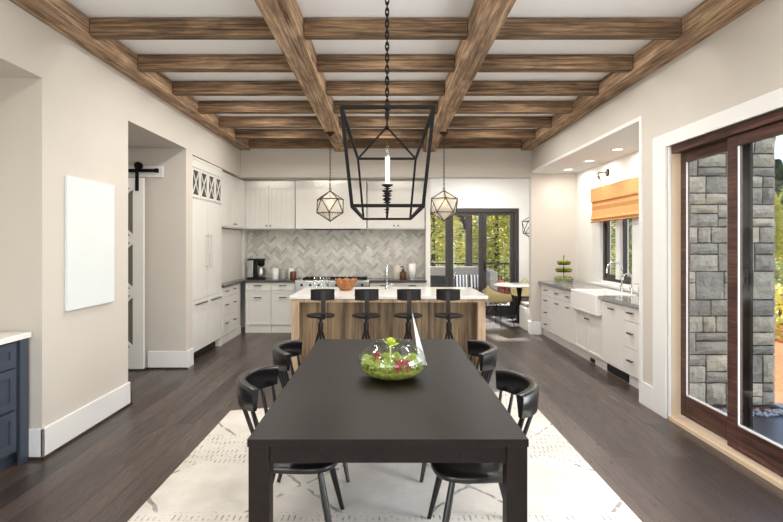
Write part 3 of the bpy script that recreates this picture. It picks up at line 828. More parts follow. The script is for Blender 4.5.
# island stools
def make_stool(lb):
    t = thing('counter_stool', lb, 'stool', (0, 0, 0), 0, 'black stools at the island')
    m = MB().lathe([(.001, .698), (.10, .698), (.155, .704), (.168, .712), (.168, .722), (.155, .730), (.10, .724), (.001, .720)], n=28, cap=False)
    part('seat', m, 'stoolseat', t)
    m = MB(); vs = []; n = 10; W = .135
    for i in range(n + 1):
        a = (i / n - .5) * 2
        x = a * W; y = -.215 + .035 * a * a
        zt = 1.045 - .006 * a * a; zb = .912 + .006 * a * a
        vs += [(x, y, zb), (x, y - .012, zb), (x, y - .012, zt), (x, y, zt)]
    fs = [(0, 1, 2, 3), tuple(4 * n + k for k in (3, 2, 1, 0))]
    for i in range(n):
        for k in range(4): fs.append((4 * i + k, 4 * i + (k + 1) % 4, 4 * i + 4 + (k + 1) % 4, 4 * i + 4 + k))
    m.add(vs, fs); part('backrest', m, 'stoolseat', t, bevel=.004)
    m = MB()
    P = [(0, -.06, .69), (0, -.15, .69), (0, -.195, .70), (0, -.225, .76), (0, -.236, .90), (0, -.236, 1.02)]
    vs = []
    for i, p in enumerate(P):
        a = P[max(0, i - 1)]; c = P[min(len(P) - 1, i + 1)]
        tg = Vector((0, c[1] - a[1], c[2] - a[2])).normalized(); nn = Vector((0, tg.z, -tg.y)) * .004
        for sx in (-1, 1):
            for sn in (-1, 1): vs.append((sx * .024, p[1] + nn.y * sn, p[2] + nn.z * sn))
    fs = []
    for i in range(len(P) - 1):
        o = 4 * i
        for (k, l) in ((0, 1), (1, 3), (3, 2), (2, 0)): fs.append((o + k, o + l, o + 4 + l, o + 4 + k))
    fs += [(0, 1, 3, 2), (4 * len(P) - 4, 4 * len(P) - 3, 4 * len(P) - 1, 4 * len(P) - 2)]
    m.add(vs, fs); part('back_support', m, 'grey_metal', t, label='grey metal back support bar')
    m = MB().lathe([(.05, .697), (.05, .688), (.020, .675), (.014, .66), (.014, .50), (.014, .40)])
    m.lathe([(.028, .64), (.032, .62), (.032, .55), (.026, .53)])
    part('screw_post', m, 'grey_metal', t, label='grey metal screw post')
    for k in range(4):
        a = PI / 4 + k * PI / 2; c, s = math.cos(a), math.sin(a)
        part('leg', MB().tube([(c * .025, s * .025, .53), (c * .09, s * .09, .34), (c * .195, s * .195, .012)], [.012, .012, .011], 8).lathe([(.016, 0), (.016, .02)], (c * .198, s * .198, 0), 10), 'black', t)
    part('foot_ring', MB().torus((0, 0, .24), .128, .008, n=32), 'black', t)
    return t
st = [(-.755, 6.08, R(14), 'black screw-post counter stool at the left end of the island'),
      (-.225, 6.08, R(4), 'black counter stool second from left, in front of the wooden bowl side'),
      (.265, 6.08, R(0), 'black counter stool second from right, behind the white pointed sculpture'),
      (.74, 6.08, R(-10), 'black screw-post counter stool at the right end of the island')]
s0 = make_stool(st[0][3])
for i, (x, y, a, lb) in enumerate(st):
    o = s0 if i == 0 else copy_tree(s0)
    o.location = (x, y, .001); o.rotation_euler = (0, 0, a); o['label'] = lb

# things on island
t = thing('fluted_bowl', 'orange-brown fluted wooden bowl on the island', 'bowl', (-.54, 7.12, .921))
m = MB(); n = 48; prof = [(.07, 0), (.085, .012), (.115, .06), (.142, .13), (.148, .15), (.138, .15), (.105, .065), (.07, .022), (.001, .018)]
vs = []; fs = []
for i, (r, z) in enumerate(prof):
    for k in range(n):
        a = 2 * PI * k / n; rr = r * (1 + .05 * math.cos(a * 16) * min(1, z / .08)); zz = z + (.010 * math.cos(a * 8) if .12 < z else 0)
        vs.append((rr * math.cos(a), rr * math.sin(a), zz))
for i in range(len(prof) - 1):
    for k in range(n): fs.append((i * n + k, i * n + (k + 1) % n, (i + 1) * n + (k + 1) % n, (i + 1) * n + k))
m.add(vs, fs, True); m.add(vs[:n], [tuple(range(n))])
part('bowl_body', m, 'walnut_bowl', t)
for i, (x, y, h, lb) in enumerate(((-.945, 7.05, .19, 'clear drinking glass on the island, leftmost of three'), (-.87, 7.12, .2, 'clear drinking glass on the island, middle of three'), (-.79, 7.04, .19, 'clear drinking glass on the island, closest to the bowl'))):
    m = MB().lathe([(.001, .002), (.030, 0), (.034, h), (.031, h), (.027, .012), (.001, .012)], n=20, cap=False)
    tag(part('drinking_glass', m, 'clear', loc=(x, y, .921)), lb, 'glass', 'glasses on the island')

# back counter items
t = thing('coffee_maker', 'black and steel drip coffee maker in the left counter corner', 'coffee maker', (-2.33, 9.42, .921))
part('base', MB().box(-.14, .15, -.10, .10, 0, .03), 'black', t, bevel=.004)
part('water_tank', MB().box(-.13, -.045, -.06, .06, .03, .33), 'steel', t, bevel=.006, label='brushed steel tank')
part('tower', MB().box(-.04, .0, .0, .09, .03, .345).box(-.15, .15, -.06, .09, .335, .365), 'black', t, bevel=.004)
part('filter_basket', MB().lathe([(.03, .22), (.062, .25), (.066, .34), (.062, .36)], (.085, 0, 0)), 'black', t)
c = part('carafe', MB().lathe([(.050, .03), (.06, .05), (.058, .12), (.040, .19), (.042, .20)], (.085, -.02, 0)), 'steel', t, label='brushed steel carafe')
part('carafe_handle', MB().tube([(.13, -.03, .18), (.165, -.04, .17), (.165, -.04, .09), (.14, -.03, .06)], .009), 'black', c)
def canister(x, y, r, h, mat, lb, lid='cream_ceramic', knob=True, nm='canister'):
    t = thing(nm, lb, 'canister', (x, y, .921))
    part('jar', MB().lathe([(r * .95, 0), (r, .006), (r, h * .9), (r * .95, h * .92)]), mat, t)
    part('lid', MB().lathe([(r * 1.03, h * .92), (r * 1.03, h * .98), (r * .8, h)] + ([(r * .2, h), (r * .2, h * 1.05)] if knob else [])), lid, t)
canister(-1.995, 9.45, .062, .19, 'ceramic', 'white ceramic canister beside the coffee maker', 'ceramic', False)
canister(-1.855, 9.47, .055, .17, 'grey_ceramic', 'grey canister between the two white canisters', 'grey_ceramic', False)
canister(-1.705, 9.45, .055, .19, 'ceramic', 'white ceramic canister beside the brown wooden canister', 'ceramic', False)
canister(.215, 9.50, .08, .25, 'cream_ceramic', 'tall cream crock on the right part of the counter', 'cream_ceramic', False)
t = thing('wooden_canister', 'small brown wooden canister on the counter left of the range', 'canister', (-1.605+.0, 9.28, .921))
t.location = (-1.64, 9.26, .921)
part('jar', MB().lathe([(.05, 0), (.056, .01), (.056, .12), (.05, .13)]), 'brown_wood', t)
part('lid', MB().lathe([(.052, .13), (.054, .138), (.03, .145)]), 'brown_wood', t)
t = thing('soap_bottle', 'amber bottle with dark pump between the cream crock and paper roll', 'bottle', (.315, 9.32, .921))
part('bottle', MB().lathe([(.058, 0), (.062, .01), (.062, .12), (.03, .14), (.02, .15)]), 'brown_wood', t)
part('pump', MB().lathe([(.022, .15), (.022, .17), (.006, .175), (.006, .215)]).box(-.05, .01, -.01, .01, .215, .23), 'black', t)
t = thing('paper_towel_roll', 'white paper towel roll at the right end of the back counter', 'paper towel', (.48, 9.45, .921))
part('holder', MB().lathe([(.08, 0), (.08, .01), (.008, .012), (.008, .29)]), 'steel', t)
part('roll', MB().lathe([(.02, .012), (.068, .012), (.068, .275), (.02, .275)]), 'ceramic', t)

# tiered basket with apples
t = thing('tiered_basket', 'three-tier metal fruit stand in the far corner of the sink counter', 'fruit stand', (2.92, 8.55, .921))
tiers = [(.022, .155), (.17, .125), (.29, .10)]
part('pole', MB().tube([(0, 0, .0), (0, 0, .40)], .006).torus((0, 0, .42), .022, .004, 'x'), 'bronze', t)
for (z, r) in tiers:
    m = MB().lathe([(.001, z), (r * .9, z), (r, z + .012), (r, z + .016), (r * .9, z + .005), (.001, z + .005)], cap=False)
    m.torus((0, 0, z + .05), r * 1.02, .004, n=28)
    for k in range(16):
        a = 2 * PI * k / 16; m.tube([(r * .98 * math.cos(a), r * .98 * math.sin(a), z + .01), (r * 1.02 * math.cos(a), r * 1.02 * math.sin(a), z + .05)], .0025, 5)
    part('tray', m, 'bronze' if z > .1 else 'steel', t, label='pale metal bottom tray' if z < .1 else None)
part('foot', MB().lathe([(.05, 0), (.14, 0), (.14, .015), (.05, .021)]), 'steel', t)
def apple_mesh():
    t = thing('green_apple', 'green apple heaped on the bottom tray of the fruit stand', 'fruit', (0, 0, 0), 0, 'green apples on the bottom tray')
    part('skin', MB().lathe([(.001, .008), (.014, .002), (.03, .012), (.037, .034), (.033, .055), (.016, .066), (.001, .060)], n=14, cap=False), 'apple', t)
    part('stem', MB().tube([(0, 0, .060), (.003, 0, .074)], .002, 5), 'bark', t)
    return t
ap = apple_mesh(); first = True
for (z, r, n, rr, g) in ((.0285, .155, 8, .108, 'bottom'), (.1765, .125, 5, .075, 'middle'), (.2965, .10, 3, .052, 'top')):
    for k in range(n):
        o = ap if first else copy_tree(ap); first = False
        a = 2 * PI * k / n + z * 7
        o.location = (2.92 + rr * math.cos(a), 8.55 + rr * math.sin(a), .921 + z); o.rotation_euler = (0, 0, a * 2)
        o['label'] = 'green apple on the %s tray of the fruit stand' % g; o['group'] = 'green apples on the %s tray' % g

# ------------------------------------------------------------------ rug, table, chairs
RT = .012
m = MB().prism([(-1.43, .3), (1.42, .3), (1.42, 5.5), (-1.43, 4.82)], .001, RT)
tag(part('area_rug', m, 'rug'), 'faded cream and grey patterned rug under the dining table', 'rug')
t = thing('dining_table', 'large espresso-stained rectangular dining table in the centre', 'table', (.01, 3.225, RT))
part('tabletop', MB().box(-.57, .57, -1.115, 1.115, .716, .748), 'table', t, bevel=.003)
part('apron', MB().box(-.55, .55, -1.095, -1.07, .645, .714).box(-.55, .55, 1.07, 1.095, .645, .714).box(-.56, -.535, -1.07, 1.07, .645, .714).box(.535, .56, -1.07, 1.07, .645, .714), 'table', t)
for sx in (-1, 1):
    for sy in (-1, 1):
        a = sx * .525; c = sy * 1.065
        part('leg', MB().box(a - .042, a + .042, c - .042, c + .042, 0, .7155), 'table', t, bevel=.004)

def make_chair(lb):
    t = thing('dining_chair', lb, 'chair', (0, 0, 0), 0, 'black spindle chairs at the dining table')
    # seat: rounded, dished
    N = 36
    def outline(s):
        P = []
        for k in range(N):
            a = 2 * PI * k / N
            c, sn = math.cos(a), math.sin(a)
            e = 2.0 / 3.0
            x = .235 * math.copysign(abs(c) ** e, c); y = .235 * math.copysign(abs(sn) ** e, sn)
            x *= (1 + .08 * (y / .235))
            P.append((x * s, y * s))
        return P
    prof = [(.01, .402), (.86, .400), (.97, .408), (1.0, .424), (.985, .438), (.92, .443), (.6, .430), (.3, .425), (.01, .424)]
    m = MB(); vs = []; fs = []
    for s, z in prof: vs += [(x, y, z) for x, y in outline(s)]
    for i in range(len(prof) - 1):
        for k in range(N): fs.append((i * N + k, i * N + (k + 1) % N, (i + 1) * N + (k + 1) % N, (i + 1) * N + k))
    m.add(vs, fs, True)
    part('seat', m, 'black_gloss', t)
    # crest
    m = MB(); n = 24; vs = []; fs = []
    for i in range(n + 1):
        th = R(-55 + 110 * i / n); u = abs(i / n - .5) * 2
        ro, ri = .318, .298 - .004 * (1 - u)
        hh = .125 - .02 * u ** 4
        zb = .715 + (.125 - hh) * .5; zt = zb + hh
        for (r, z) in ((ri, zb), (ro, zb), (ro + .012, zt - .012), (ro + .004, zt), (ri - .014, zt), (ri - .012, zt - .014)):
            vs.append((r * math.sin(th), .008 - r * math.cos(th), z))
    for i in range(n):
        for k in range(6): fs.append((6 * i + k, 6 * i + (k + 1) % 6, 6 * i + 6 + (k + 1) % 6, 6 * i + 6 + k))
    m.add(vs, fs, True); m.add(vs[:6], [tuple(range(6))]); m.add(vs[-6:], [tuple(range(6))[::-1]])
    part('backrest', m, 'black_gloss', t)
    for dg in (-50, -36, -12, 12, 36, 50):
        th = R(dg); b0 = .205
        p0 = (min(.2, max(-.2, b0 * 1.0 * math.sin(th))), max(-.19, -.0 - b0 * math.cos(th)), .43)
        p1 = (.307 * math.sin(th), .008 - .307 * math.cos(th), .725)
        pm = tuple((a + c) / 2 for a, c in zip(p0, p1))
        part('spindle', MB().tube([p0, pm, p1], [.009, .0115, .008], 8), 'black_gloss', t)
    for (sx, sy) in ((-1, -1), (1, -1), (-1, 1), (1, 1)):
        p0 = (sx * .15, sy * .13, .41); p1 = (sx * .235, sy * (.235 if sy < 0 else .215), .004)
        pm = tuple(a + (c - a) * .4 for a, c in zip(p0, p1))
        part('leg', MB().tube([p0, pm, p1], [.015, .0185, .012], 10), 'black_gloss', t)
    return t
chs = [(-.465, 2.79, -PI / 2, 'black curved-back spindle chair, near left side of the table'),
       (-.455, 3.60, -PI / 2, 'black curved-back spindle chair, far left side of the table'),
       (.46, 2.69, PI / 2, 'black curved-back spindle chair, near right side of the table'),
       (.445, 3.60, PI / 2, 'black curved-back spindle chair, far right side of the table')]
c0 = make_chair(chs[0][3])
for i, (x, y, a, lb) in enumerate(chs):
    o = c0 if i == 0 else copy_tree(c0)
    o.location = (x, y, RT); o.rotation_euler = (0, 0, a); o['label'] = lb
TT = .7605
# terrarium
bx, by = .04, 3.10
t = thing('terrarium_bowl', 'round clear glass terrarium bowl on the dining table', 'terrarium', (bx, by, TT))
outer = [(.001, 0), (.10, .001), (.155, .018), (.195, .055), (.208, .095), (.198, .135), (.165, .170), (.125, .192), (.112, .204)]
inner = [(.109, .204), (.121, .190), (.160, .167), (.193, .133), (.203, .095), (.190, .057), (.151, .022), (.10, .006), (.001, .005)]
part('glass_bowl', MB().lathe(outer + inner, n=48, cap=False), 'clear', t)
part('rim', MB().torus((0, 0, .205), .1105, .0022, n=48), 'clear', t)
vs = [(.001, .007), (.10, .008), (.150, .024), (.186, .057), (.190, .072)]
m = MB(); n = 40; ring = []
prof = vs[:-1] + [(.15, .062), (.09, .066), (.04, .07), (.001, .068)]
V = []; F = []
for (r, z) in prof:
    for k in range(n):
        j = random.uniform(-.006, .008) if z > .058 else 0
        a = 2 * PI * k / n; V.append((r * math.cos(a), r * math.sin(a), z + j))
for i in range(len(prof) - 1):
    for k in range(n): F.append((i * n + k, i * n + (k + 1) % n, (i + 1) * n + (k + 1) % n, (i + 1) * n + k))
m.add(V, F, True); part('moss_bed', m, 'moss', t)
m = MB()
for k in range(70):
    a = random.choice((0.1, PI)) + random.uniform(-.75, .75); r = random.uniform(.09, .172)
    m.ball((r * math.cos(a), r * math.sin(a), .100 + random.uniform(0, .012) - .03 * (r < .15)), random.uniform(.006, .013), .7, 7, 5)
o = part('white_pebbles', m, 'shell_white', t, label='white pebbles'); o['kind'] = 'stuff'
def rosette(nm, lb, mat, grp, n=22, L=.03, W=.011, up=1.0):
    m = MB()
    for k in range(n):
        a = k * 2.39996; e = R(15 + 65 * k / n) * up; l = L * (1.0 - .35 * k / n)
        d = Vector((math.cos(a) * math.cos(e), math.sin(a) * math.cos(e), math.sin(e))); s = Vector((-math.sin(a), math.cos(a), 0)); u = d.cross(s).normalized()
        if u.z < 0: u = -u
        p0 = Vector((0, 0, .004 + .012 * k / n)); pm = p0 + d * l * .6; p1 = p0 + d * l
        vs = [p0 - s * W * .3, p0 + s * W * .3, pm + s * W, p1, pm - s * W, pm + u * W * .7, pm - u * W * .5]
        m.add(vs, [(0, 1, 5), (1, 2, 5), (2, 3, 5), (3, 4, 5), (4, 0, 5), (1, 0, 6), (2, 1, 6), (3, 2, 6), (4, 3, 6), (0, 4, 6)])
    m.tube([(0, 0, -.02), (0, 0, .012)], .004, 6)
    return tag(part(nm, m, mat), lb, 'succulent', grp)
ra = rosette('succulent', '', 'succ_green', 'green succulents in the terrarium')
rb = rosette('succulent', '', 'succ_red', 'red succulents in the terrarium', 18, .028, .008)
rc = rosette('succulent', 'tall lime green succulent rising above the terrarium rim', 'succ_lime', None, 16, .05, .010)
if 'group' in rc: del rc['group']
rc.location = (bx - .01, by + .01, TT + .178); rc.scale = (1.1, 1.1, 1.2)
rc.data = rc.data.copy()
bmx = bmesh.new(); bmx.from_mesh(rc.data)
r = bmesh.ops.create_cone(bmx, segments=8, radius1=.006, radius2=.005, depth=.10, matrix=Matrix.Translation((0, 0, -.045)), cap_ends=True); bmx.to_mesh(rc.data); bmx.free()
spots = []
for k in range(16):
    a = 2 * PI * k / 16 + .2; spots.append((.155 * math.cos(a), .155 * math.sin(a)))
for k in range(12):
    a = 2 * PI * k / 12; spots.append((.10 * math.cos(a), .085 * math.sin(a)))
for k in range(5):
    a = 2 * PI * k / 5; spots.append((.045 * math.cos(a), .045 * math.sin(a)))
first = True; firstr = True
for (x, y) in spots:
    red = (x > 0 and y < 0 and x < .12) or (abs(x + .09) < .03 and y > .0)
    if red: o = rb if firstr else rb.copy(); new = not firstr; firstr = False
    else: o = ra if first else ra.copy(); new = not first; first = False
    if new: COL.objects.link(o)
    s = random.uniform(1.0, 1.35)
    o.location = (bx + x, by + y, TT + .066 + random.uniform(0, .022)); o.scale = (s, s, s); o.rotation_euler = (random.uniform(-.3, .3), random.uniform(-.3, .3), random.uniform(0, 6))
    o['label'] = 'small red pointed succulent inside the glass bowl' if red else 'small green rosette succulent inside the glass bowl'
# pointed sculpture
m = MB()
z1 = .345
A = (.008, -.03, 0); B = (.062, -.04, 0); C_ = (.05, .05, 0); T_ = (-.035, .0, z1)
m.add([A, B, C_, T_], [(0, 2, 1), (0, 1, 3), (1, 2, 3), (2, 0, 3)])
o = part('pointed_sculpture', m, 'canvas', loc=(.21, 3.44, TT)); tag(o, 'white slender pointed sculpture behind the glass terrarium', 'sculpture')

# ------------------------------------------------------------------ chain + lights
def chain_mb(x, y, z0, z1, L=.045, w=.011, r=.003):
    m = MB(); n = max(1, int(round((z1 - z0) / (L * .78)))); st_ = (z1 - z0) / n
    for i in range(n):
        zc = z0 + (i + .5) * st_
        m.torus((x, y, zc), w, r, 'x' if i % 2 else 'y', 12, 5, 1, (st_ / 2 + r * 1.2) / w)
    return m

t = thing('linear_lantern', 'long open black iron lantern chandelier over the dining table', 'chandelier', (.01, 3.19, 0))
zt, zb = 2.192, 1.735
T = [(-.217, -.74, zt), (.217, -.74, zt), (.217, .74, zt), (-.217, .74, zt)]
Bm = [(-.172, -.67, zb), (.172, -.67, zb), (.172, .67, zb), (-.172, .67, zb)]
m = MB()
w = .016
for q in (T, Bm):
    for i in range(4): m.bar(q[i], q[(i + 1) % 4], w)
for i in range(4): m.bar(T[i], Bm[i], w)
part('lantern_frame', m, 'iron', t)
m = MB()
ap_ = (0, .74, 2.43)
m.bar(T[3], ap_, .013).bar(T[2], ap_, .013).bar((0, -.74, zt), ap_, .011)
m.ball((0, -.74, zt), .018, 1)
m.ball(ap_, .016)
part('yoke', m, 'iron', t)
part('candle_rail', MB().bar((0, -.67, zb), (0, .67, zb), .014), 'iron', t)
for k in range(4):
    y = -.45 + k * .30
    cd = part('candle_holder', MB().lathe([(.006, zb), (.006, zb + .03), (.017, zb + .035), (.006, zb + .04), (.006, zb + .05), (.024, zb + .055), (.006, zb + .06), (.006, zb + .075), (.024, zb + .08), (.006, zb + .085), (.006, zb + .10), (.020, zb + .105), (.006, zb + .11), (.03, zb + .122), (.03, zb + .127), (.01, zb + .129)], (0, y, 0), 16), 'iron', t)
    part('candle_sleeve', MB().lathe([(.0125, zb + .13), (.0125, zb + .27), (.009, zb + .275)], (0, y, 0), 14), 'candle', cd)
    part('bulb', MB().lathe([(.007, zb + .275), (.012, zb + .295), (.009, zb + .32), (.001, zb + .345)], (0, y, 0), 12), 'clear', cd)
part('chain', chain_mb(0, 0, 2.32, 3.30, .045, .0095, .0045), 'iron', t)
part('canopy', MB().lathe([(.012, 3.285), (.06, 3.295), (.065, 3.318)]), 'iron', t)

def icosa(R_, rot):
    V = [Vector((0, 0, R_))]
    for s, o in ((1, 0), (-1, PI / 5)):
        for k in range(5):
            a = 2 * PI * k / 5 + o + rot
            V.append(Vector((R_ * .8944 * math.cos(a), R_ * .8944 * math.sin(a), s * R_ * .4472)))
    V.append(Vector((0, 0, -R_)))
    F = []
    for k in range(5):
        k2 = (k + 1) % 5
        F += [(0, 1 + k, 1 + k2), (1 + k, 6 + k, 1 + k2), (1 + k2, 6 + k, 6 + k2), (11, 6 + k2, 6 + k)]
    return V, F
def pendant(lb, loc, R_, top, rot, glass=True, mat='bronze', nm='faceted_pendant', grp='faceted pendants over the island'):
    t = thing(nm, lb, 'pendant light', loc, 0, grp)
    V, F = icosa(R_, rot); E = set()
    for f in F:
        for i in range(3): E.add(tuple(sorted((f[i], f[(i + 1) % 3]))))
    m = MB()
    for a, b_ in E: m.tube([V[a], V[b_]], .0065, 6)
    for v in V: m.ball(v, .009, 1, 8, 5)
    part('frame', m, mat, t)
    if glass:
        m = MB()
        for f in F:
            q = [V[i] * .975 for i in f]; q2 = [V[i] * .965 for i in f]
            m.add(q + q2, [(0, 1, 2), (5, 4, 3), (0, 3, 4, 1), (1, 4, 5, 2), (2, 5, 3, 0)])
        part('glass_panels', m, 'amber_glass', t)
    part('socket', MB().lathe([(.012, R_ * .45), (.02, R_ * .5), (.02, R_ * .75), (.006, R_ * .8), (.006, R_)]), mat, t)
    part('bulb', MB().ball((0, 0, R_ * .22), .04, 1.2), 'bulb', t)
    part('chain', chain_mb(0, 0, R_ + .02, top - .05, .035, .010, .003).torus((0, 0, R_ + .015), .016, .003, 'y'), mat, t)
    part('canopy', MB().lathe([(.01, top - .055), (.03, top - .04), (.065, top - .012), (.068, top)]), mat, t)
    return t
pendant('faceted bronze and glass pendant on the left, above the island', (-.78, 7.36, 2.085), .215, 3.12 - 2.085, .35)
pendant('faceted bronze and glass pendant on the right, above the island', (.825, 7.36, 2.09), .215, 3.12 - 2.09, .95)
pendant('black wire geometric pendant half hidden in the dining nook', (2.93, 10.3, 1.88), .26, 3.05 - 1.88, .2, False, 'iron', 'wire_pendant', None)

# ------------------------------------------------------------------ nook furniture
t = thing('nook_table', 'white round pedestal table in the dining nook', 'table', (2.68, 10.45, 0))
part('tabletop', MB().lathe([(.001, .715), (.50, .715), (.53, .728), (.53, .74), (.001, .741)], n=40, cap=False), 'ceramic', t)
part('pedestal', MB().lathe([(.25, 0), (.25, .015), (.08, .05), (.04, .15), (.035, .5), (.06, .68), (.12, .714)], n=28), 'black', t, label='black pedestal')
def shell_chair(lb, loc, rz):
    t = thing('shell_chair', lb, 'chair', loc, rz, 'shell chairs in the nook')
    m = MB(); N = 28; prof = [(0.02, .44), (.6, .44), (.82, .46), (.95, .50), (1.0, .58), (1.03, 1.0)]
    vs = []; fs = []
    for j, (s, z) in enumerate(prof):
        for k in range(N):
            a = 2 * PI * k / N
            fr = max(0, math.sin(a))            # front (+y)
            topz = .80 - .17 * abs(math.cos(a)) ** .6 if math.sin(a) < .2 else .455 + .05 * (1 - fr)
            zz = z if j < 5 else topz
            if j in (3, 4): zz = min(z, topz - .002 * (5 - j)) if topz < z else z
            vs.append((.285 * s * math.cos(a), .26 * s * math.sin(a) - (.04 if j == 5 and math.sin(a) < 0 else 0), zz))
    for i in range(len(prof) - 1):
        for k in range(N): fs.append((i * N + k, i * N + (k + 1) % N, (i + 1) * N + (k + 1) % N, (i + 1) * N + k))
    m.add(vs, fs, True); o = part('shell', m, 'shell', t)
    so = o.modifiers.new('s', 'SOLIDIFY'); so.thickness = .008
    m = MB()
    rim = [Vector(vs[5 * N + k]) + Vector((0, 0, .003)) for k in range(N)]
    m.tube(rim + [rim[0]], .006, 6); part('rim', m, 'black', t, label='black rim')
    m = MB()
    for (sx, sy) in ((-1, -1), (1, -1), (1, 1), (-1, 1)):
        m.tube([(sx * .12, sy * .10, .425), (sx * .22, sy * .20, .0)], .006, 6)
        m.tube([(sx * .12, sy * .10, .425), (sx * .16, sy * .0, .22), (sx * .20, -sy * .12, .10)], .004, 6) if False else None
        m.tube([(sx * .10, sy * .10, .425), (-sx * .10, sy * .13, .26), (-sx * .165, sy * .148, .22)], .004, 6)
        m.tube([(sx * .12, sy * .08, .425), (sx * .145, -sy * .10, .26), (sx * .168, -sy * .148, .22)], .004, 6)
    m.tube([(-.12, -.10, .427), (.12, -.10, .427), (.12, .10, .427), (-.12, .10, .427), (-.12, -.10, .427)], .006, 6)
    part('wire_base', m, 'black', t)
    return t
shell_chair('yellow-beige shell armchair with black wire legs, nearest in the nook', (2.14, 9.90, .001), R(-50))
shell_chair('yellow-beige shell armchair behind the round nook table', (2.93, 11.0, .001), R(165))
t = thing('slipcovered_chair', 'white slipcovered dining chair at the nook edge by the partition', 'chair', (2.765, 9.5, .001), 0)
part('skirted_base', MB().box(-.27, .27, -.27, .24, 0, .42), 'slip', t, bevel=.02)
part('seat_cushion', MB().box(-.265, .265, -.265, .20, .42, .49), 'sofa', t, bevel=.02, label='grey seat cushion')
part('backrest', MB().box(.20, .275, -.27, .24, .42, .88), 'slip', t, bevel=.02)

# ------------------------------------------------------------------ exterior
struct('ground', MB().box(-40, 80, 15.6, 90, -.45, -.35).box(4.8, 80, -20, 15.6, -.45, -.35), 'lawn', label='lawn')
tag(struct('mulch_bed', MB().box(3.7, 12, 5.35, 14, -.35, -.12), 'mulch'), 'orange mulch bed beside the patio', 'mulch')
struct('patio', MB().box(2.76, 4.8, -2, 5.07, -.34, -.06).box(3.9, 12, -6, 5.30, -.34, -.06), 'patio', label='dark slate patio')
struct('deck', MB().box(-2.5, 4.6, 11.56, 15.55, -.1, -.005), 'deck', label='grey deck outside the nook')
m = MB()
for k in range(260):
    m.ball((random.uniform(2.86, 3.85), random.uniform(4.86, 5.03), -.052 + random.uniform(0, .012)), random.uniform(.012, .024), .6, 6, 4)
o = part('pebble_strip', m, 'pebble'); tag(o, 'strip of grey pebbles at the foot of the stone pier', 'pebbles', kind='stuff')
# stone pier
def pier():
    t = thing('stone_pier', 'grey rough stone block wall pier outside the sliding door', 'stone pier', (2.80, 5.15, -.06))
    bm = bmesh.new(); lay = bm.faces.layers.float.new('tone')
    def stone(x0, x1, z0, z1, y0, side=False):
        g = .007; nx, nz = 4, 3; tn = random.random(); dd = random.uniform(.0, .018)
        grid = []
        for j in range(nz + 1):
            row = []
            for i in range(nx + 1):
                x = x0 + g + (x1 - x0 - 2 * g) * i / nx; z = z0 + g + (z1 - z0 - 2 * g) * j / nz
                e = (i in (0, nx)) or (j in (0, nz))
                y = y0 - (.006 if e else .020 + random.uniform(-.005, .006) + dd)
                if e: x += random.uniform(-.003, .003); z += random.uniform(-.003, .003)
                p = (x, y, z) if not side else (1.04 + (y0 - y), x, z)
                row.append(bm.verts.new(p))
            grid.append(row)
        for j in range(nz):
            for i in range(nx):
                f = bm.faces.new((grid[j][i], grid[j][i + 1], grid[j + 1][i + 1], grid[j + 1][i])); f[lay] = tn
        # edge skirt
        loop = [grid[0][i] for i in range(nx + 1)] + [grid[j][nx] for j in range(1, nz + 1)] + [grid[nz][i] for i in range(nx - 1, -1, -1)] + [grid[j][0] for j in range(nz - 1, 0, -1)]
        back = [bm.verts.new((v.co.x, y0 + .02, v.co.z) if not side else (1.02, v.co.y, v.co.z)) for v in loop]
        for i in range(len(loop)):
            f = bm.faces.new((loop[i], loop[(i + 1) % len(loop)], back[(i + 1) % len(loop)], back[i])); f[lay] = tn
    # irregular ashlar: fill rows of 0.3 m with split stones
    def fill(W, side):
        z = .02; H = 3.15
        while z < H:
            h = random.choice((.16, .22, .28)); x = 0
            while x < W - .01:
                w = random.choice((.13, .2, .28, .36)); w = min(w, W - x)
                if W - x - w < .12: w = W - x
                if random.random() < .5 and h > .2:
                    s = h * random.choice((.4, .6)); 
                    if w > .3 and random.random() < .6:
                        stone(x, x + w * .5, z, z + s, 0, side); stone(x + w * .5, x + w, z, z + s, 0, side)
                    else: stone(x, x + w, z, z + s, 0, side)
                    stone(x, x + w, z + s, z + h, 0, side)
                else: stone(x, x + w, z, z + h, 0, side)
                x += w
            z += h
    fill(1.04, False); fill(.5, True)
    bmesh.ops.recalc_face_normals(bm, faces=bm.faces)
    me = bpy.data.meshes.new('stone_facing'); bm.to_mesh(me); bm.free(); me.materials.append(M['stone'])
    for p in me.polygons: p.use_smooth = False
    o = bpy.data.objects.new('stone_facing', me); COL.objects.link(o); o.parent = t
    part('mortar_core', MB().box(0, 1.03, .004, .12, 0, 3.3).box(.64, 1.03, .12, .49, 0, 3.3), 'mortar', t)
pier()

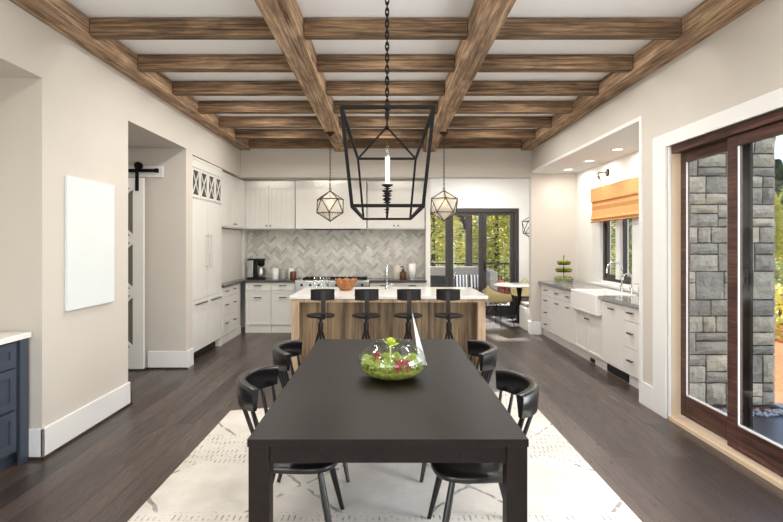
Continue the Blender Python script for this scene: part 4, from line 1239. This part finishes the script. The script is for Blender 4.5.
# conifers
def conifer_mesh(H, Rb, n, seed):
    rnd = random.Random(seed); m = MB()
    for k in range(n):
        u = rnd.random() ** .85; z = H * (.06 + .93 * u); r = Rb * (1 - u) ** .8 * rnd.uniform(.25, 1.05) + .05
        a = rnd.uniform(0, 2 * PI)
        d = Vector((math.cos(a), math.sin(a), rnd.uniform(-.45, .1))).normalized()
        p = Vector((r * math.cos(a), r * math.sin(a), z - r * .25))
        s = Vector((-math.sin(a), math.cos(a), rnd.uniform(-.3, .3))).normalized()
        L = rnd.uniform(.10, .27) * (H / 7); W = L * .34
        u_ = d.cross(s)
        m.add([p - d * L * .4, p + s * W + u_ * W * .3, p + d * L * .8, p - s * W - u_ * W * .2, p + u_ * W * .5], [(0, 1, 4), (1, 2, 4), (2, 3, 4), (3, 0, 4)])
    return m
def bush_mesh(Rb, H, n, seed, L=.12):
    rnd = random.Random(seed); m = MB()
    for k in range(n):
        a = rnd.uniform(0, 2 * PI); e = math.asin(rnd.uniform(-.1, 1)); q = rnd.uniform(.65, 1.0) ** .5
        p = Vector((Rb * q * math.cos(a) * math.cos(e), Rb * q * math.sin(a) * math.cos(e), max(.03, H * q * math.sin(e))))
        d = Vector((rnd.uniform(-1, 1), rnd.uniform(-1, 1), rnd.uniform(-.3, 1))).normalized(); s = d.orthogonal().normalized()
        l = L * rnd.uniform(.6, 1.3)
        m.add([p, p + d * l * .5 + s * l * .25, p + d * l, p + d * l * .5 - s * l * .25], [(0, 1, 2), (0, 2, 3)])
    return m
protos = {}
for key, mat, n, seed in (('y', 'leaf_yellow', 7000, 3), ('g', 'leaf_green', 11000, 5), ('d', 'leaf_dark', 11000, 9)):
    t = thing('conifer_tree', '', 'tree', (0, 0, 0))
    part('foliage', conifer_mesh(7, 2.3, n, seed), mat, t)
    part('trunk', MB().tube([(0, 0, 0), (0, 0, 6.6)], [.16, .03], 10), 'bark', t)
    protos[key] = [t, False]
def tree(key, x, y, s, lb):
    p = protos[key]; o = p[0] if not p[1] else copy_tree(p[0]); p[1] = True
    o.location = (x, y, -.35); o.scale = (s, s, s * random.uniform(.95, 1.15)); o.rotation_euler = (0, 0, random.uniform(0, 6))
    o['label'] = lb; o['group'] = 'conifers beyond the house'
TR = [('y', 2.0, 22, .8, 'yellow-green conifer seen through the left pane of the folding doors'),
      ('y', 4.9, 23, .85, 'yellow-green conifer seen through the right pane of the folding doors'),
      ('g', 3.6, 29, 1.1, 'mid green conifer behind the curved porch brace'),
      ('g', .2, 27, 1.0, 'green conifer at the far left beyond the folding doors'),
      ('d', 7.4, 30, 1.1, 'dark conifer at the far right beyond the folding doors'),
      ('d', 2.6, 36, 1.4, 'dark tall conifer farthest beyond the folding doors'),
      ('g', 10.2, 20, 1.0, 'green conifer seen through the sink window'),
      ('d', 13.5, 27, 1.2, 'dark conifer behind the green one at the sink window'),
      ('g', 16.5, 24, .42, 'short pale green conifer against the sky through the sliding door'),
      ('d', 22.5, 30, .9, 'dark conifer on the horizon through the sliding door'),
      ('y', 12.6, 17.2, .55, 'small yellow-green conifer beside the mulch bed'),
      ('g', 21.0, 27, .75, 'green conifer at the right edge of the sliding door view')]
for a in TR: tree(*a)
bp = None
for i, (x, y, r, mat, lb) in enumerate(((7.3, 9.6, .8, 'leaf_yellow', 'bright yellow-green shrub beside the stone pier in the mulch'), (9.9, 13.1, 1.1, 'leaf_green', 'large green shrub at the back of the mulch bed'),
        (6.2, 7.4, .35, 'leaf_yellow', 'small low yellow shrub nearest the patio'), (8.1, 11.4, .7, 'leaf_dark', 'dark green shrub in the middle of the mulch bed'), (3.6, 16.6, .6, 'leaf_red', 'reddish shrub beyond the deck railing'))):
    tag(part('garden_shrub', bush_mesh(r, r * 1.15, 1600, 20 + i, .13 if r > .5 else .09), mat, loc=(x, y, -.12 if y < 14 else -.35)), lb, 'shrub', 'garden shrubs')

# porch post with curved brace
t = thing('porch_post', 'dark timber porch post with curved brace outside the folding doors', 'post', (2.28, 14.3, -.004))
part('post', MB().box(-.085, .085, -.085, .085, 0, 3.4), 'post', t, bevel=.01)
pts = [(-.50 + .43 * (1 - math.cos(a)) * 1.0, 0, 2.55 - .0 - .95 * math.sin(a) + .2) for a in [R(v) for v in range(0, 91, 10)]]
pts = [(-.085 - .55 * (1 - math.sin(R(v))) , 0, 2.75 - .95 * math.sin(R(v)) ) for v in range(0, 1)]
m = MB(); arc = []
for v in range(0, 91, 9):
    a = R(v); arc.append((-.62 + .52 * math.sin(a) ** 1.5, 0, 1.95 + .75 * math.cos(a)))
m.tube(arc, .055, square=True); part('curved_brace', m, 'post', t)
part('header', MB().box(-3.6, 2.2, -.1, .1, 3.4, 3.7), 'post', t)
tag(part('porch_post', MB().box(2.44, 2.60, 13.5, 13.62, -.004, 3.3), 'post', bevel=.01), 'slim dark porch post right of the curved brace post', 'post')
# railing
t = thing('deck_railing', 'dark metal deck railing beyond the folding doors', 'railing', (0, 15.4, -.004))
part('rails', MB().box(-2.4, 4.5, -.02, .02, .95, 1.0).box(-2.4, 4.5, -.015, .015, .08, .11), 'black', t)
for k in range(36):
    part('baluster', MB().box(-2.35 + k * .195, -2.335 + k * .195, -.008, .008, .11, .95), 'black', t)
# outdoor sofa
t = thing('outdoor_sofa', 'pale grey outdoor sofa on the deck', 'sofa', (1.85, 12.95, -.004), 0)
part('seat_base', MB().box(-.75, .65, -.4, .4, .05, .42), 'sofa', t, bevel=.03)
part('backrest', MB().box(-.75, .65, .25, .45, .42, .98), 'sofa', t, bevel=.03)
part('armrest', MB().box(.65, .85, -.4, .45, .05, .90), 'sofa', t, bevel=.03)
part('armrest', MB().box(-.90, -.75, -.4, .45, .05, .66), 'sofa', t, bevel=.03)
for sx in (-.85, .8):
    part('leg', MB().box(sx - .03, sx + .03, -.38, -.32, 0, .05), 'black', t); part('leg', MB().box(sx - .03, sx + .03, .36, .42, 0, .05), 'black', t)
for i, (x, lb) in enumerate(((.06, 'striped cushion in the middle of the outdoor sofa'), (.42, 'striped cushion at the right end of the outdoor sofa'))):
    m = MB().box(-.17, .17, -.06, .06, 0, .36)
    o = part('striped_cushion', m, 'stripes', bevel=.04, loc=(1.85 + x, 13.07, .42)); o.rotation_euler = (R(-12), 0, 0); tag(o, lb, 'cushion')
t = thing('outdoor_armchair', 'charcoal outdoor armchair left of the grey sofa on the deck', 'armchair', (1.12, 12.2, -.004), R(0))
part('seat', MB().box(-.32, .32, -.3, .3, .2, .42), 'sofa_dark', t, bevel=.03)
part('backrest', MB().box(-.32, .32, -.36, -.24, .42, .85), 'sofa_dark', t, bevel=.03)
for sx in (-1, 1):
    part('armrest', MB().box(sx * .36 - .04, sx * .36 + .04, -.34, .3, .15, .62), 'sofa_dark', t, bevel=.02)
    for sy in (-1, 1): part('leg', MB().box(sx * .3 - .02, sx * .3 + .02, sy * .25 - .02, sy * .25 + .02, 0, .2), 'black', t)

# ------------------------------------------------------------------ lights
def area(name, loc, rot, sx, sy, power, col=(1, 1, 1), spread=180):
    l = bpy.data.lights.new(name, 'AREA'); l.shape = 'RECTANGLE'; l.size = sx; l.size_y = sy; l.energy = power; l.color = col
    l.spread = R(spread)
    o = bpy.data.objects.new(name, l); COL.objects.link(o); o.location = loc; o.rotation_euler = rot
    return o
area('rear_fill', (0, -3.15, 1.65), (R(108), 0, 0), 4.4, 2.5, 95, (1, .985, .97))  # added fill in the made-up opening behind the camera, tilted up
area('patio_daylight', (2.74, 1.9, 1.25), (R(90), 0, R(90)), 1.3, 2.2, 160, (.96, .98, 1))
area('side_fill', (-2.46, -1.2, 1.6), (R(90), 0, R(-90)), 2.6, 2.2, 170, (1, .985, .96))  # added out-of-view fill for the right side; this wall has no window
for y in (1.0, 2.4, 4.36, 5.18, 6.0, 6.85, 7.6):
    for x in (-1.6, 0, 1.6):
        area('ceiling_fill', (x, y, 3.305), (0, 0, 0), .22, .22, 11, (1, .95, .89))
for y in (8.45, 7.58, 6.66):
    area('alcove_lamp', (2.96, y, 2.745), (0, 0, 0), .12, .12, 9, (1, .92, .84))
for x in (-2.0, -1.0, .2):
    area('kitchen_fill', (x, 9.2, 2.79), (R(-12), 0, 0), .6, .1, 1.5, (1, .95, .89))  # added fill hidden above the header to brighten the kitchen
area('nook_fill', (2.0, 10.2, 3.04), (0, 0, 0), .6, .6, 45, (1, .98, .96))  # unseen ceiling fill added to brighten the nook
area('pantry_fill', (-3.5, 5.7, 2.73), (0, 0, 0), .3, .3, 3, (1, .96, .92))  # weak unseen fill added inside the pantry alcove

sun = bpy.data.lights.new('sun', 'SUN'); sun.energy = 13.0; sun.angle = R(2); sun.color = (1, .95, .87)
so = bpy.data.objects.new('sun', sun); COL.objects.link(so)
so.rotation_euler = Vector((-.08, .82, .57)).to_track_quat('Z', 'Y').to_euler()

w = bpy.data.worlds.new('world'); bpy.context.scene.world = w; w.use_nodes = True
nt = w.node_tree; nt.nodes.clear()
out = nt.nodes.new('ShaderNodeOutputWorld'); bg = nt.nodes.new('ShaderNodeBackground')
sky = nt.nodes.new('ShaderNodeTexSky'); sky.sky_type = 'NISHITA'; sky.sun_disc = False; sky.sun_elevation = R(48); sky.sun_rotation = R(120); sky.dust_density = 1.2; sky.air_density = 1.0; sky.ozone_density = 1.2
nt.links.new(sky.outputs[0], bg.inputs[0]); bg.inputs[1].default_value = .42
nt.links.new(bg.outputs[0], out.inputs[0])

sc_ = bpy.context.scene
sc_.view_settings.view_transform = 'Standard'; sc_.view_settings.look = 'None'; sc_.view_settings.exposure = 0.02; sc_.view_settings.gamma = 1
sc_.view_settings.use_curve_mapping = False
